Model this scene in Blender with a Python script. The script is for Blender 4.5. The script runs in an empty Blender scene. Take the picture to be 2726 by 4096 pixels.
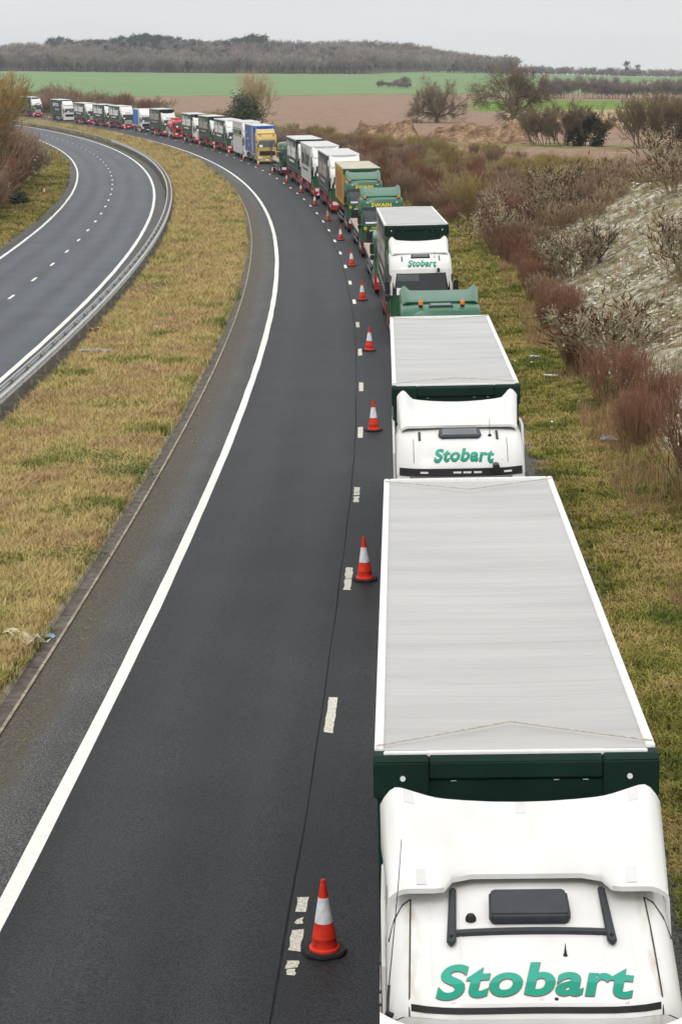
import bpy, bmesh, math, random
import numpy as np
from mathutils import Matrix, Vector

sc = bpy.context.scene
col = sc.collection
# ------------------------------------------------------------------ camera
CAM_H = 10.4; PITCH = 0.212686; ROLL = 0.007152; FPX = 8050.99; PW = 2726.0; PH = 4096.0
cp, sp = math.cos(PITCH), math.sin(PITCH)
_F = Vector((0, cp, -sp)); _R0 = Vector((1, 0, 0)); _U0 = Vector((0, sp, cp))
_R = _R0 * math.cos(ROLL) + _U0 * math.sin(ROLL)
_U = _U0 * math.cos(ROLL) - _R0 * math.sin(ROLL)
cam_d = bpy.data.cameras.new('camera'); cam = bpy.data.objects.new('camera', cam_d); col.objects.link(cam)
mw = Matrix.Identity(4)
for i in range(3):
    mw[i][0] = _R[i]; mw[i][1] = _U[i]; mw[i][2] = -_F[i]
mw[2][3] = CAM_H
cam.matrix_world = mw
cam_d.sensor_fit = 'VERTICAL'; cam_d.sensor_height = 36.0; cam_d.lens = 36.0 * FPX / PH
cam_d.clip_start = 0.5; cam_d.clip_end = 9000
sc.camera = cam
# ------------------------------------------------------------------ sky and light (overcast)
SUN_EL, SUN_AZ = math.radians(48), math.radians(200)
wd = bpy.data.worlds.new('World'); sc.world = wd; wd.use_nodes = True
nt = wd.node_tree; N = nt.nodes; L = nt.links
for n in list(N): N.remove(n)
out = N.new('ShaderNodeOutputWorld')
sky = N.new('ShaderNodeTexSky'); sky.sky_type = 'NISHITA'; sky.sun_disc = False
sky.sun_elevation = SUN_EL; sky.sun_rotation = SUN_AZ; sky.air_density = 1.0; sky.dust_density = 4.0
bg1 = N.new('ShaderNodeBackground'); bg1.inputs[1].default_value = 0.10
L.new(sky.outputs[0], bg1.inputs[0])
tc = N.new('ShaderNodeTexCoord'); sx = N.new('ShaderNodeSeparateXYZ'); L.new(tc.outputs['Generated'], sx.inputs[0])
mp = N.new('ShaderNodeMapRange'); mp.inputs['From Min'].default_value = 0.0; mp.inputs['From Max'].default_value = 1.0
L.new(sx.outputs[2], mp.inputs['Value'])
rp = N.new('ShaderNodeValToRGB'); L.new(mp.outputs[0], rp.inputs[0])
rp.color_ramp.elements[0].color = (0.93, 0.935, 0.93, 1); rp.color_ramp.elements[1].color = (1.46, 1.475, 1.49, 1)
e = rp.color_ramp.elements.new(0.05); e.color = (0.86, 0.87, 0.88, 1)
e = rp.color_ramp.elements.new(0.4); e.color = (1.08, 1.09, 1.10, 1)
mpg = N.new('ShaderNodeMapping'); mpg.inputs['Scale'].default_value = (1.5, 1.5, 9.0); L.new(tc.outputs['Generated'], mpg.inputs[0])
nz = N.new('ShaderNodeTexNoise'); nz.inputs['Scale'].default_value = 1.6; nz.inputs['Detail'].default_value = 4; L.new(mpg.outputs[0], nz.inputs['Vector'])
mr2 = N.new('ShaderNodeMapRange'); mr2.inputs['To Min'].default_value = 0.93; mr2.inputs['To Max'].default_value = 1.07
mr2.inputs['From Min'].default_value = 0.3; mr2.inputs['From Max'].default_value = 0.7; L.new(nz.outputs[0], mr2.inputs['Value'])
vm = N.new('ShaderNodeVectorMath'); vm.operation = 'SCALE'; L.new(rp.outputs[0], vm.inputs[0]); L.new(mr2.outputs[0], vm.inputs['Scale'])
bg2 = N.new('ShaderNodeBackground'); bg2.inputs[1].default_value = 1.0; L.new(vm.outputs[0], bg2.inputs[0])
mx = N.new('ShaderNodeMixShader'); mx.inputs[0].default_value = 0.93
L.new(bg1.outputs[0], mx.inputs[1]); L.new(bg2.outputs[0], mx.inputs[2]); L.new(mx.outputs[0], out.inputs[0])
sun_d = bpy.data.lights.new('sun', 'SUN'); sun_d.energy = 0.9; sun_d.angle = math.radians(25); sun_d.color = (1, 0.97, 0.93)
sun = bpy.data.objects.new('sun', sun_d); col.objects.link(sun)
sd = Vector((math.sin(SUN_AZ) * math.cos(SUN_EL), math.cos(SUN_AZ) * math.cos(SUN_EL), math.sin(SUN_EL)))
sun.rotation_euler = sd.to_track_quat('Z', 'Y').to_euler(); sun.location = (0, -30, 60)
sc.view_settings.view_transform = 'Standard'; sc.view_settings.look = 'None'
sc.view_settings.exposure = 0.0; sc.view_settings.gamma = 1.0; sc.view_settings.use_curve_mapping = False

# ------------------------------------------------------------------ road frame
CX, CY, R0, GR = -1213.574, 77.176, 1214.266, 0.03
def rise(s):
    d = np.maximum(np.asarray(s, float) - 375, 0); return 9e-5 * d * d
def rs2xy(r, s):
    th = np.asarray(s, float) / R0; q = R0 + np.asarray(r, float)
    return CX + q * np.cos(th), CY + q * np.sin(th)
def roadz(r, s): return GR * np.clip(np.asarray(r, float), -24, 8) + rise(s)
def RS(r, s, z=0.0):
    x, y = rs2xy(r, s); return Vector((float(x), float(y), float(roadz(r, s)) + z))
def xy2rs(x, y):
    x = np.asarray(x, float); y = np.asarray(y, float)
    return np.hypot(x - CX, y - CY) - R0, R0 * np.arctan2(y - CY, x - CX)
def frame(r, s, length=0.0, z=0.0, yaw=0.0, rr=None):
    p = RS(r, s, z); q = RS(r if rr is None else rr, s + max(length, 1.0), z)
    ey = (q - p).normalized()
    th = s / R0
    ex = Vector((math.cos(th), math.sin(th), GR)); ex = (ex - ey * ex.dot(ey)).normalized(); ez = ex.cross(ey)
    m = Matrix.Identity(4)
    for i in range(3):
        m[i][0] = ex[i]; m[i][1] = ey[i]; m[i][2] = ez[i]; m[i][3] = p[i]
    return m @ Matrix.Rotation(yaw, 4, 'Z')
K = 2726 / 1568.0
def pix_dir(dx, dy):           # direction through a point of the photograph (1568 wide)
    return _F + _R * ((dx * K - PW / 2) / FPX) + _U * ((PH / 2 - dy * K) / FPX)
def at_dist(dx, dist):         # ground position at bearing of photo column dx, dist metres away
    d = pix_dir(dx, 1178 * 0.15); k = dist / math.hypot(d.x, d.y); return d.x * k, d.y * k

# ------------------------------------------------------------------ terrain
def sstep(a, b, x):
    t = np.clip((np.asarray(x, float) - a) / (b - a), 0, 1); return t * t * (3 - 2 * t)
FD = [0, 90, 120, 145, 165, 220, 350, 600, 900, 1200, 1500, 1700, 2000, 2500, 4500]
FZ = [5.6, 5.4, 4.5, 3.1, 2.5, 2.3, 1.9, 1.4, 2.8, 7.8, 13.0, 14.2, 14.5, 14.5, 14.5]
def wob(x, y, f, a):
    return a * (np.sin(x * f + 1.3 * np.sin(y * f * .7)) + np.sin(y * f * 1.3 + x * f * .4 + 2))
def field(x, y):
    d = np.hypot(x, y); b = np.asarray(x, float) / np.maximum(y, 1)
    z = np.interp(d, FD, FZ)
    hill = 17 * sstep(1490, 2000, d) * (1 - sstep(0.015, 0.085, b)) * (0.55 + .45 * sstep(-.19, -.1, b))
    z = z + hill - 3.0 * sstep(.08, .17, b) * sstep(1300, 2000, d) + wob(x, y, .021, .12) * sstep(120, 300, d)
    return z
def toe(s): return np.interp(s, [-200, 5, 32, 55, 100, 160], [7.3, 7.5, 9.0, 11.5, 12.0, 10.0])
def terr(r, s):
    r = np.asarray(r, float); s = np.asarray(s, float)
    x, y = rs2xy(r, s); base = roadz(r, s); F = field(x, y)
    df = F - base
    t = (r - toe(s))
    up = np.clip(t * .5, 0, None)
    k = .6
    dfp = np.maximum(df, .02)
    zr = base + np.where(up < dfp, up, dfp)
    a = np.clip(t / 12.0, 0, 1); zneg = base + df * a * a * (3 - 2 * a)
    zr = np.where(df > 0, zr, zneg)
    tl = -25.5 - r
    hl = np.minimum(F, 3.2) - base
    al = np.clip(tl / 9.0, 0, 1); zl = base + hl * al * al * (3 - 2 * al)
    z = np.where(r > 0, zr, zl)
    inroad = (r > -22.6) & (r < 5.4)
    med = (r > -11.3) & (r < -5.85)
    z = z + np.where(inroad & ~med, -0.07, 0) + np.where(med, 0.015, 0)
    bumps = wob(x, y, .9, .02) + wob(x, y, 2.3, .012)
    z = z + np.where((r > 8) | (r < -23.5), bumps * 2.5, np.where(med, bumps * .4, 0))
    return z
def terr_xy(x, y):
    r, s = xy2rs(x, y); return terr(r, s)
def on_ground(x, y): return Vector((float(x), float(y), float(terr_xy(x, y))))

# ------------------------------------------------------------------ materials
MATS = {}
def M(name, c, rough=.6, spec=.3, var=.1, scale=6., bump=0., bscale=40., metal=0., coat=0., rnd=0., coord='Object', detail=4, c2=None, stretch=None):
    if name in MATS: return MATS[name]
    m = bpy.data.materials.new(name); m.use_nodes = True; MATS[name] = m
    t = m.node_tree; n = t.nodes; l = t.links; p = n['Principled BSDF']
    p.inputs['Roughness'].default_value = rough; p.inputs['Specular IOR Level'].default_value = spec
    p.inputs['Metallic'].default_value = metal
    if coat: p.inputs['Coat Weight'].default_value = coat; p.inputs['Coat Roughness'].default_value = .12
    tcn = n.new('ShaderNodeTexCoord'); src = tcn.outputs[coord]
    if stretch:
        mg = n.new('ShaderNodeMapping'); mg.inputs['Scale'].default_value = stretch; l.new(src, mg.inputs[0]); src = mg.outputs[0]
    no = n.new('ShaderNodeTexNoise'); no.inputs['Scale'].default_value = scale; no.inputs['Detail'].default_value = detail
    l.new(src, no.inputs['Vector'])
    r = n.new('ShaderNodeValToRGB'); l.new(no.outputs[0], r.inputs[0])
    a = c2 if c2 else [v * (1 - var) for v in c]; b = c if c2 else [v * (1 + var) for v in c]
    r.color_ramp.elements[0].position = .32; r.color_ramp.elements[1].position = .68
    r.color_ramp.elements[0].color = (*a, 1); r.color_ramp.elements[1].color = (*b, 1)
    o = r.outputs[0]
    if rnd:
        oi = n.new('ShaderNodeObjectInfo'); mr = n.new('ShaderNodeMapRange'); l.new(oi.outputs['Random'], mr.inputs['Value'])
        mr.inputs['To Min'].default_value = 1 - rnd; mr.inputs['To Max'].default_value = 1 + rnd
        h = n.new('ShaderNodeVectorMath'); h.operation = 'SCALE'; l.new(o, h.inputs[0]); l.new(mr.outputs[0], h.inputs['Scale']); o = h.outputs[0]
    l.new(o, p.inputs['Base Color'])
    if bump:
        n2 = n.new('ShaderNodeTexNoise'); n2.inputs['Scale'].default_value = bscale; n2.inputs['Detail'].default_value = 3
        l.new(src, n2.inputs['Vector'])
        bp = n.new('ShaderNodeBump'); bp.inputs['Strength'].default_value = 1; bp.inputs['Distance'].default_value = bump
        l.new(n2.outputs[0], bp.inputs['Height']); l.new(bp.outputs[0], p.inputs['Normal'])
    return m
def nodes(m): return m.node_tree.nodes, m.node_tree.links, m.node_tree.nodes['Principled BSDF']

# ------------------------------------------------------------------ mesh helpers
class MB:
    def __init__(s): s.v = []; s.f = []; s.m = []
    def add(s, v, f, m=0):
        o = len(s.v); s.v += [tuple(p) for p in v]; s.f += [tuple(i + o for i in q) for q in f]; s.m += [m] * len(f); return s
    def box(s, x0, x1, y0, y1, z0, z1, m=0):
        v = [(x0, y0, z0), (x1, y0, z0), (x1, y1, z0), (x0, y1, z0), (x0, y0, z1), (x1, y0, z1), (x1, y1, z1), (x0, y1, z1)]
        return s.add(v, [(3, 2, 1, 0), (4, 5, 6, 7), (0, 1, 5, 4), (1, 2, 6, 5), (2, 3, 7, 6), (3, 0, 4, 7)], m)
    def prism(s, prof, x0, x1, m=0):           # prof in (y,z), extruded along x
        n = len(prof); v = [(x0, y, z) for y, z in prof] + [(x1, y, z) for y, z in prof]
        f = [tuple(range(n)), tuple(range(2 * n - 1, n - 1, -1))] + [(i, i + n, (i + 1) % n + n, (i + 1) % n) for i in range(n)]
        return s.add(v, f, m)
    def plate(s, prof, z0, z1, m=0):           # prof in (x,y), extruded along z
        n = len(prof); v = [(x, y, z0) for x, y in prof] + [(x, y, z1) for x, y in prof]
        f = [tuple(range(n - 1, -1, -1)), tuple(range(n, 2 * n))] + [(i, (i + 1) % n, (i + 1) % n + n, i + n) for i in range(n)]
        return s.add(v, f, m)
    def grid(s, fn, us, vs, m=0, flip=False):
        nu, nv = len(us), len(vs); v = [fn(u, w) for w in vs for u in us]
        f = []
        for j in range(nv - 1):
            for i in range(nu - 1):
                q = (j * nu + i, j * nu + i + 1, (j + 1) * nu + i + 1, (j + 1) * nu + i); f.append(q[::-1] if flip else q)
        return s.add(v, f, m)
    def tube(s, pts, rad, n=6, m=0, cap=True):
        pts = [Vector(p) for p in pts]; rr = rad if isinstance(rad, (list, tuple)) else [rad] * len(pts)
        v = []
        for i, p in enumerate(pts):
            d = (pts[min(i + 1, len(pts) - 1)] - pts[max(i - 1, 0)]).normalized()
            a = d.cross(Vector((0, 0, 1)) if abs(d.z) < .9 else Vector((1, 0, 0))).normalized(); b = d.cross(a)
            for k in range(n):
                t = 2 * math.pi * k / n; v.append(p + (a * math.cos(t) + b * math.sin(t)) * rr[i])
        f = [(i * n + k, i * n + (k + 1) % n, (i + 1) * n + (k + 1) % n, (i + 1) * n + k) for i in range(len(pts) - 1) for k in range(n)]
        if cap: f += [tuple(range(n - 1, -1, -1)), tuple((len(pts) - 1) * n + k for k in range(n))]
        return s.add(v, f, m)
    def lathe(s, prof, n=16, c=(0, 0, 0), axis='z', m=0, ph=0.):
        v = []
        for r, z in prof:
            for k in range(n):
                t = 2 * math.pi * (k + ph) / n; a, b = r * math.cos(t), r * math.sin(t)
                v.append((c[0] + a, c[1] + b, c[2] + z) if axis == 'z' else (c[0] + z, c[1] + a, c[2] + b))
        f = [(i * n + k, i * n + (k + 1) % n, (i + 1) * n + (k + 1) % n, (i + 1) * n + k) for i in range(len(prof) - 1) for k in range(n)]
        f += [tuple(range(n - 1, -1, -1)), tuple((len(prof) - 1) * n + k for k in range(n))]
        return s.add(v, f, m)
    def mesh(s, name, mats, smooth=False, bevel=0., seg=2, ang=35):
        me = bpy.data.meshes.new(name); me.from_pydata(s.v, [], s.f)
        for m in (mats if isinstance(mats, (list, tuple)) else [mats]): me.materials.append(m)
        me.polygons.foreach_set('material_index', s.m)
        bm = bmesh.new(); bm.from_mesh(me)
        bmesh.ops.recalc_face_normals(bm, faces=bm.faces)
        if bevel:
            ed = [e for e in bm.edges if len(e.link_faces) == 2 and e.calc_face_angle(0) > math.radians(30)]
            bmesh.ops.bevel(bm, geom=ed, offset=bevel, segments=seg, affect='EDGES', clamp_overlap=True)
        bm.to_mesh(me); bm.free()
        if smooth:
            me.polygons.foreach_set('use_smooth', [True] * len(me.polygons))
            me.set_sharp_from_angle(angle=math.radians(ang))
        return me
    def build(s, name, mats, parent=None, **k):
        return link(name, s.mesh(name, mats, **k), parent)
def link(name, me, parent=None):
    o = bpy.data.objects.new(name, me); col.objects.link(o)
    if parent is not None: o.parent = parent
    return o
def tag(o, label=None, cat=None, group=None, kind=None):
    if label: o['label'] = label
    if cat: o['category'] = cat
    if group: o['group'] = group
    if kind: o['kind'] = kind
    return o
def empty(name, mat):
    o = bpy.data.objects.new(name, None); o.empty_display_size = .3; col.objects.link(o); o.matrix_world = mat; return o
def npmesh(name, v, f, mats, mi=None, smooth=False, uv=None):
    """v (n,3) array, f (m,4 or 3) array"""
    me = bpy.data.meshes.new(name); v = np.asarray(v, np.float32); f = np.asarray(f, np.int32)
    me.vertices.add(len(v)); me.vertices.foreach_set('co', v.ravel())
    k = f.shape[1]; me.loops.add(f.size); me.loops.foreach_set('vertex_index', f.ravel())
    me.polygons.add(len(f)); me.polygons.foreach_set('loop_start', np.arange(0, f.size, k, dtype=np.int32))
    for m in (mats if isinstance(mats, (list, tuple)) else [mats]): me.materials.append(m)
    if mi is not None: me.polygons.foreach_set('material_index', np.asarray(mi, np.int32))
    if uv is not None:
        ul = me.uv_layers.new(name='rs'); ul.data.foreach_set('uv', np.asarray(uv, np.float32)[f.ravel()].ravel())
    me.update(calc_edges=True)
    if smooth: me.polygons.foreach_set('use_smooth', np.ones(len(f), bool))
    return me
def dup_tree(o, parent=None):
    c = o.copy(); col.objects.link(c); c.parent = parent
    for ch in list(o.children): dup_tree(ch, c)
    return c
# ------------------------------------------------------------------ ground materials
def mix_ground(name, stops, scale, detail=6, rough=.95, bump=.03, bscale=6, fine=None, stretch=None):
    m = bpy.data.materials.new(name); m.use_nodes = True; n, l, p = nodes(m)
    p.inputs['Roughness'].default_value = rough; p.inputs['Specular IOR Level'].default_value = .1
    tcn = n.new('ShaderNodeTexCoord'); src = tcn.outputs['Object']
    if stretch:
        mg = n.new('ShaderNodeMapping'); mg.inputs['Scale'].default_value = stretch; l.new(src, mg.inputs[0]); src = mg.outputs[0]
    a = n.new('ShaderNodeTexNoise'); a.inputs['Scale'].default_value = scale; a.inputs['Detail'].default_value = detail; a.inputs['Roughness'].default_value = .65
    l.new(src, a.inputs['Vector'])
    r = n.new('ShaderNodeValToRGB'); l.new(a.outputs[0], r.inputs[0]); el = r.color_ramp.elements
    el[0].position = stops[0][0]; el[0].color = (*stops[0][1], 1); el[1].position = stops[-1][0]; el[1].color = (*stops[-1][1], 1)
    for q, c in stops[1:-1]: e_ = el.new(q); e_.color = (*c, 1)
    o = r.outputs[0]
    b = n.new('ShaderNodeTexNoise'); b.inputs['Scale'].default_value = bscale; b.inputs['Detail'].default_value = 5; l.new(src, b.inputs['Vector'])
    if fine:
        mr = n.new('ShaderNodeMapRange'); mr.inputs['From Min'].default_value = .3; mr.inputs['From Max'].default_value = .7
        mr.inputs['To Min'].default_value = 1 - fine; mr.inputs['To Max'].default_value = 1 + fine; l.new(b.outputs[0], mr.inputs['Value'])
        h = n.new('ShaderNodeVectorMath'); h.operation = 'SCALE'; l.new(o, h.inputs[0]); l.new(mr.outputs[0], h.inputs['Scale']); o = h.outputs[0]
    l.new(o, p.inputs['Base Color'])
    if bump:
        bp = n.new('ShaderNodeBump'); bp.inputs['Distance'].default_value = bump; l.new(b.outputs[0], bp.inputs['Height']); l.new(bp.outputs[0], p.inputs['Normal'])
    return m
m_verge = mix_ground('verge_soil_grass', [(.3, (.055, .06, .018)), (.5, (.12, .10, .035)), (.7, (.20, .155, .06))], .6, bscale=14, fine=.35)
m_chalk = mix_ground('chalk_bank_soil', [(.37, (.13, .11, .04)), (.46, (.28, .24, .13)), (.54, (.50, .46, .35)), (.68, (.76, .74, .66))], 2.2, detail=12, bscale=20, fine=.5, bump=.10)
m_plough = mix_ground('ploughed_soil', [(.3, (.215, .135, .09)), (.5, (.285, .19, .13)), (.72, (.37, .265, .19))], .5, detail=9, bscale=2.2, fine=.28, bump=.2, stretch=(.35, 1.2, 1))
m_green1 = mix_ground('winter_wheat', [(.3, (.15, .24, .10)), (.7, (.20, .30, .13))], .03, bscale=.35, fine=.16, bump=.1, stretch=(.4, 1.3, 1))
m_green2 = mix_ground('bright_crop', [(.3, (.115, .20, .02)), (.7, (.16, .245, .035))], .03, bscale=.4, fine=.12, bump=.1)
m_tan = mix_ground('dry_stubble', [(.3, (.36, .25, .13)), (.7, (.47, .34, .19))], .05, bscale=.5, fine=.15, bump=.1)
m_strip = mix_ground('rough_grass_strip', [(.3, (.11, .13, .03)), (.5, (.2, .18, .07)), (.7, (.3, .22, .11))], .15, bscale=1.5, fine=.3)
m_woodfl = mix_ground('leaf_litter', [(.3, (.06, .05, .04)), (.7, (.11, .09, .07))], .1, bscale=1, fine=.3)

# ------------------------------------------------------------------ terrain sheet, one vertex grid split by ground cover
rc = np.unique(np.concatenate([np.linspace(-700, -120, 20), np.linspace(-120, -36, 25), np.linspace(-36, -23, 22), [-22.6, -22.3, -16, -12.6, -11.35],
     np.linspace(-11.2, -5.9, 12), [-5.86, -5.84, -5.5, 0, 5.3, 5.5], np.linspace(6, 30, 42), np.linspace(30, 120, 60), np.linspace(122, 900, 110), np.linspace(910, 2200, 70), np.linspace(2300, 4200, 12)]))
srow = np.unique(np.concatenate([np.linspace(-130, -66, 10), np.arange(-65, 120, 1.0), np.arange(120, 460, 2.5), np.arange(460, 1300, 7.0), np.arange(1300, 1560, 14.0)]))
RR, SS = np.meshgrid(rc, srow)
GX, GY = rs2xy(RR, SS); GZ = terr(RR, SS)
nc_, nr_ = len(rc), len(srow)
vid = np.arange(nc_ * nr_).reshape(nr_, nc_)
FQ = np.stack([vid[:-1, :-1], vid[:-1, 1:], vid[1:, 1:], vid[1:, :-1]], -1).reshape(-1, 4)
AV = np.stack([GX.ravel(), GY.ravel(), GZ.ravel()], 1)
fc = AV[FQ].mean(1); fr, fs = xy2rs(fc[:, 0], fc[:, 1])
fd = np.hypot(fc[:, 0], fc[:, 1]); fb = fc[:, 0] / np.maximum(fc[:, 1], 1)
cls = np.zeros(len(FQ), int)
tt = toe(fs)
jn = wob(fc[:, 0], fc[:, 1], .5, .6)
bankr = (fr > tt + .4 + .5 * jn) & (fr < tt + 14) & (fs < 42 + 6 * jn + (fr - tt) * .6)
out_f = ((fr > tt + 12) | (fr > 28)) & (fd > 115)
cls[out_f] = 2
far = out_f | ((fr < -40) & (fd > 300))
cls[(fr < -40) & (fd > 300)] = 2
cls[bankr] = 1
bnd = 900 + 60 * fb * 10
cls[far & (fd > bnd)] = 3
right = fb > .062
cls[far & right & (fd > 560 + 900 * (fb - .062)) & (fd <= 800)] = 4
cls[far & (fb > .078) & (fd > 372 + 300 * (.17 - fb)) & (fd <= 560 + 900 * (fb - .062))] = 5
strip_ = far & (fd > 247 + 6 * jn) & (fd < 268 + 5 * jn) & (fb > .0)
cls[strip_] = 6
cls[far & (np.abs(fd - (895 + 600 * fb)) < 7)] = 6
cls[far & (fb > .04) & (np.abs(fd - 1120 - 300 * fb) < 8)] = 6
wood_edge = np.where(fb < .009, 1490, 1490 + 3800 * (np.clip(fb, .009, .2) - .009))
cls[fd > wood_edge] = 7
for k_, (nm, mt) in enumerate([('grass_verge_ground', m_verge), ('chalk_bank', m_chalk), ('ploughed_field', m_plough), ('green_wheat_field', m_green1), ('bright_green_field', m_green2), ('stubble_field', m_tan), ('rough_grass_strip', m_strip), ('wood_floor', m_woodfl)]):
    sel = FQ[cls == k_]
    if not len(sel): continue
    u, inv = np.unique(sel.ravel(), return_inverse=True)
    tag(link(nm, npmesh(nm, AV[u], inv.reshape(-1, 4), mt, smooth=True)), kind='structure')

# ------------------------------------------------------------------ carriageways
def road_mat(name, dark, light, chip=.5, spec=.35, rough=.72, track=.12, chipscale=55., td=(.86, 1, 1.2), tl=(.93, 1, 1.1)):
    m = bpy.data.materials.new(name); m.use_nodes = True; n, l, p = nodes(m)
    p.inputs['Roughness'].default_value = rough; p.inputs['Specular IOR Level'].default_value = spec
    uv = n.new('ShaderNodeUVMap'); uv.uv_map = 'rs'
    tcn = n.new('ShaderNodeTexCoord')
    a = n.new('ShaderNodeTexNoise'); a.inputs['Scale'].default_value = chipscale; a.inputs['Detail'].default_value = 3; a.inputs['Roughness'].default_value = .75; l.new(tcn.outputs['Object'], a.inputs['Vector'])
    r = n.new('ShaderNodeValToRGB'); l.new(a.outputs[0], r.inputs[0]); r.color_ramp.elements[0].position = .42; r.color_ramp.elements[1].position = .66
    r.color_ramp.elements[0].color = (*[dark * c for c in td], 1); r.color_ramp.elements[1].color = (*[light * c for c in tl], 1)
    mg = n.new('ShaderNodeMapping'); mg.inputs['Scale'].default_value = (1.0, .035, 1); l.new(uv.outputs[0], mg.inputs[0])
    b = n.new('ShaderNodeTexNoise'); b.inputs['Scale'].default_value = 1.3; b.inputs['Detail'].default_value = 5; l.new(mg.outputs[0], b.inputs['Vector'])
    c = n.new('ShaderNodeTexNoise'); c.inputs['Scale'].default_value = .45; c.inputs['Detail'].default_value = 6; l.new(tcn.outputs['Object'], c.inputs['Vector'])
    ad = n.new('ShaderNodeMath'); ad.operation = 'ADD'; l.new(b.outputs[0], ad.inputs[0]); l.new(c.outputs[0], ad.inputs[1])
    mr = n.new('ShaderNodeMapRange'); mr.inputs['From Min'].default_value = .75; mr.inputs['From Max'].default_value = 1.25
    mr.inputs['To Min'].default_value = 1 - track; mr.inputs['To Max'].default_value = 1 + track; l.new(ad.outputs[0], mr.inputs['Value'])
    spx = n.new('ShaderNodeSeparateXYZ'); l.new(uv.outputs[0], spx.inputs[0])        # wheel tracks polished by traffic, every 1.9 m across
    w1 = n.new('ShaderNodeMath'); w1.operation = 'MULTIPLY_ADD'; l.new(spx.outputs[0], w1.inputs[0]); w1.inputs[1].default_value = 2 * math.pi / 1.9; w1.inputs[2].default_value = -2 * math.pi / 1.9
    w2 = n.new('ShaderNodeMath'); w2.operation = 'COSINE'; l.new(w1.outputs[0], w2.inputs[0])
    w3 = n.new('ShaderNodeMath'); w3.operation = 'MULTIPLY_ADD'; l.new(w2.outputs[0], w3.inputs[0]); w3.inputs[1].default_value = track * .75; l.new(mr.outputs[0], w3.inputs[2])
    h = n.new('ShaderNodeVectorMath'); h.operation = 'SCALE'; l.new(r.outputs[0], h.inputs[0]); l.new(w3.outputs[0], h.inputs['Scale']); l.new(h.outputs[0], p.inputs['Base Color'])
    bp = n.new('ShaderNodeBump'); bp.inputs['Distance'].default_value = .012 * chip; l.new(a.outputs[0], bp.inputs['Height']); l.new(bp.outputs[0], p.inputs['Normal'])
    return m
m_asph = road_mat('new_asphalt', .007, .052, 1.0, spec=.28, rough=.6, track=.22, chipscale=34.)
m_asphL = road_mat('worn_asphalt', .05, .092, .5, spec=.4, rough=.6, track=.2, chipscale=25.)
m_chip = road_mat('chipped_hard_strip', .022, .17, 1.4, track=.2, chipscale=26, td=(1, 1, 1), tl=(1.03, 1, .95))
m_dirt = road_mat('dirty_edge', .05, .105, 1.0, track=.3, spec=.1, chipscale=40); 
m_dirtb = mix_ground('silt_dirt', [(.3, (.055, .047, .035)), (.55, (.085, .073, .055)), (.75, (.13, .115, .085))], 1.3, bscale=25, fine=.4, bump=.015)
def sgrid(s0, s1):
    return np.unique(np.concatenate([np.arange(s0, min(s1, 130), 1.0), np.arange(max(s0, 130), s1, 4.0), [s1]]))
def strip(name, rL, rR, s0, s1, dz, mat, nr=2, parent=None, kind='structure', jit=(0, 0), seed=1, fine=False):
    rng = np.random.default_rng(seed); s = sgrid(s0, s1) if not fine else np.arange(s0, s1, fine)
    def nois(a):
        if not a: return np.zeros(len(s))
        q = rng.normal(0, 1, len(s)); return a * np.convolve(q, np.ones(3) / 1.7, 'same')
    l_ = (rL(s) if callable(rL) else np.full(len(s), rL)) + nois(jit[0]); r_ = (rR(s) if callable(rR) else np.full(len(s), rR)) + nois(jit[1])
    u = np.linspace(0, 1, nr); r = l_[:, None] * (1 - u) + r_[:, None] * u; S = np.repeat(s[:, None], nr, 1)
    x, y = rs2xy(r, S); z = roadz(r, S) + dz
    v = np.stack([x.ravel(), y.ravel(), z.ravel()], 1); i = np.arange(len(v)).reshape(len(s), nr)
    f = np.stack([i[:-1, :-1], i[:-1, 1:], i[1:, 1:], i[1:, :-1]], -1).reshape(-1, 4)
    o = link(name, npmesh(name, v, f, mat, uv=np.stack([r.ravel(), S.ravel()], 1)), parent)
    if kind: o['kind'] = kind
    return o
def edge_mat():
    m = road_mat('silted_hard_strip', .020, .165, 1.4, track=.2, chipscale=30, td=(1, 1, 1), tl=(1.03, 1, .95)); n, l, p = nodes(m)
    bc = p.inputs['Base Color'].links[0].from_socket
    uv = n.new('ShaderNodeUVMap'); uv.uv_map = 'rs'; sp_ = n.new('ShaderNodeSeparateXYZ'); l.new(uv.outputs[0], sp_.inputs[0])
    tcn = n.new('ShaderNodeTexCoord'); a = n.new('ShaderNodeTexNoise'); a.inputs['Scale'].default_value = 1.1; a.inputs['Detail'].default_value = 8; a.inputs['Roughness'].default_value = .7; l.new(tcn.outputs['Object'], a.inputs['Vector'])
    ad = n.new('ShaderNodeMath'); ad.operation = 'MULTIPLY_ADD'; l.new(a.outputs[0], ad.inputs[0]); ad.inputs[1].default_value = -.75; l.new(sp_.outputs[0], ad.inputs[2])
    mr = n.new('ShaderNodeMapRange'); mr.inputs['From Min'].default_value = -4.92; mr.inputs['From Max'].default_value = -5.2; l.new(ad.outputs[0], mr.inputs['Value'])
    b = n.new('ShaderNodeTexNoise'); b.inputs['Scale'].default_value = 22; b.inputs['Detail'].default_value = 3; l.new(tcn.outputs['Object'], b.inputs['Vector'])
    r = n.new('ShaderNodeValToRGB'); l.new(b.outputs[0], r.inputs[0]); r.color_ramp.elements[0].position = .35; r.color_ramp.elements[1].position = .72
    r.color_ramp.elements[0].color = (.042, .036, .026, 1); r.color_ramp.elements[1].color = (.13, .112, .078, 1)
    mx_ = n.new('ShaderNodeMix'); mx_.data_type = 'RGBA'; l.new(mr.outputs[0], mx_.inputs[0]); l.new(bc, mx_.inputs[6]); l.new(r.outputs[0], mx_.inputs[7]); l.new(mx_.outputs[2], p.inputs['Base Color']); return m
m_edge = edge_mat()
S0, S1 = -95, 640
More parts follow.
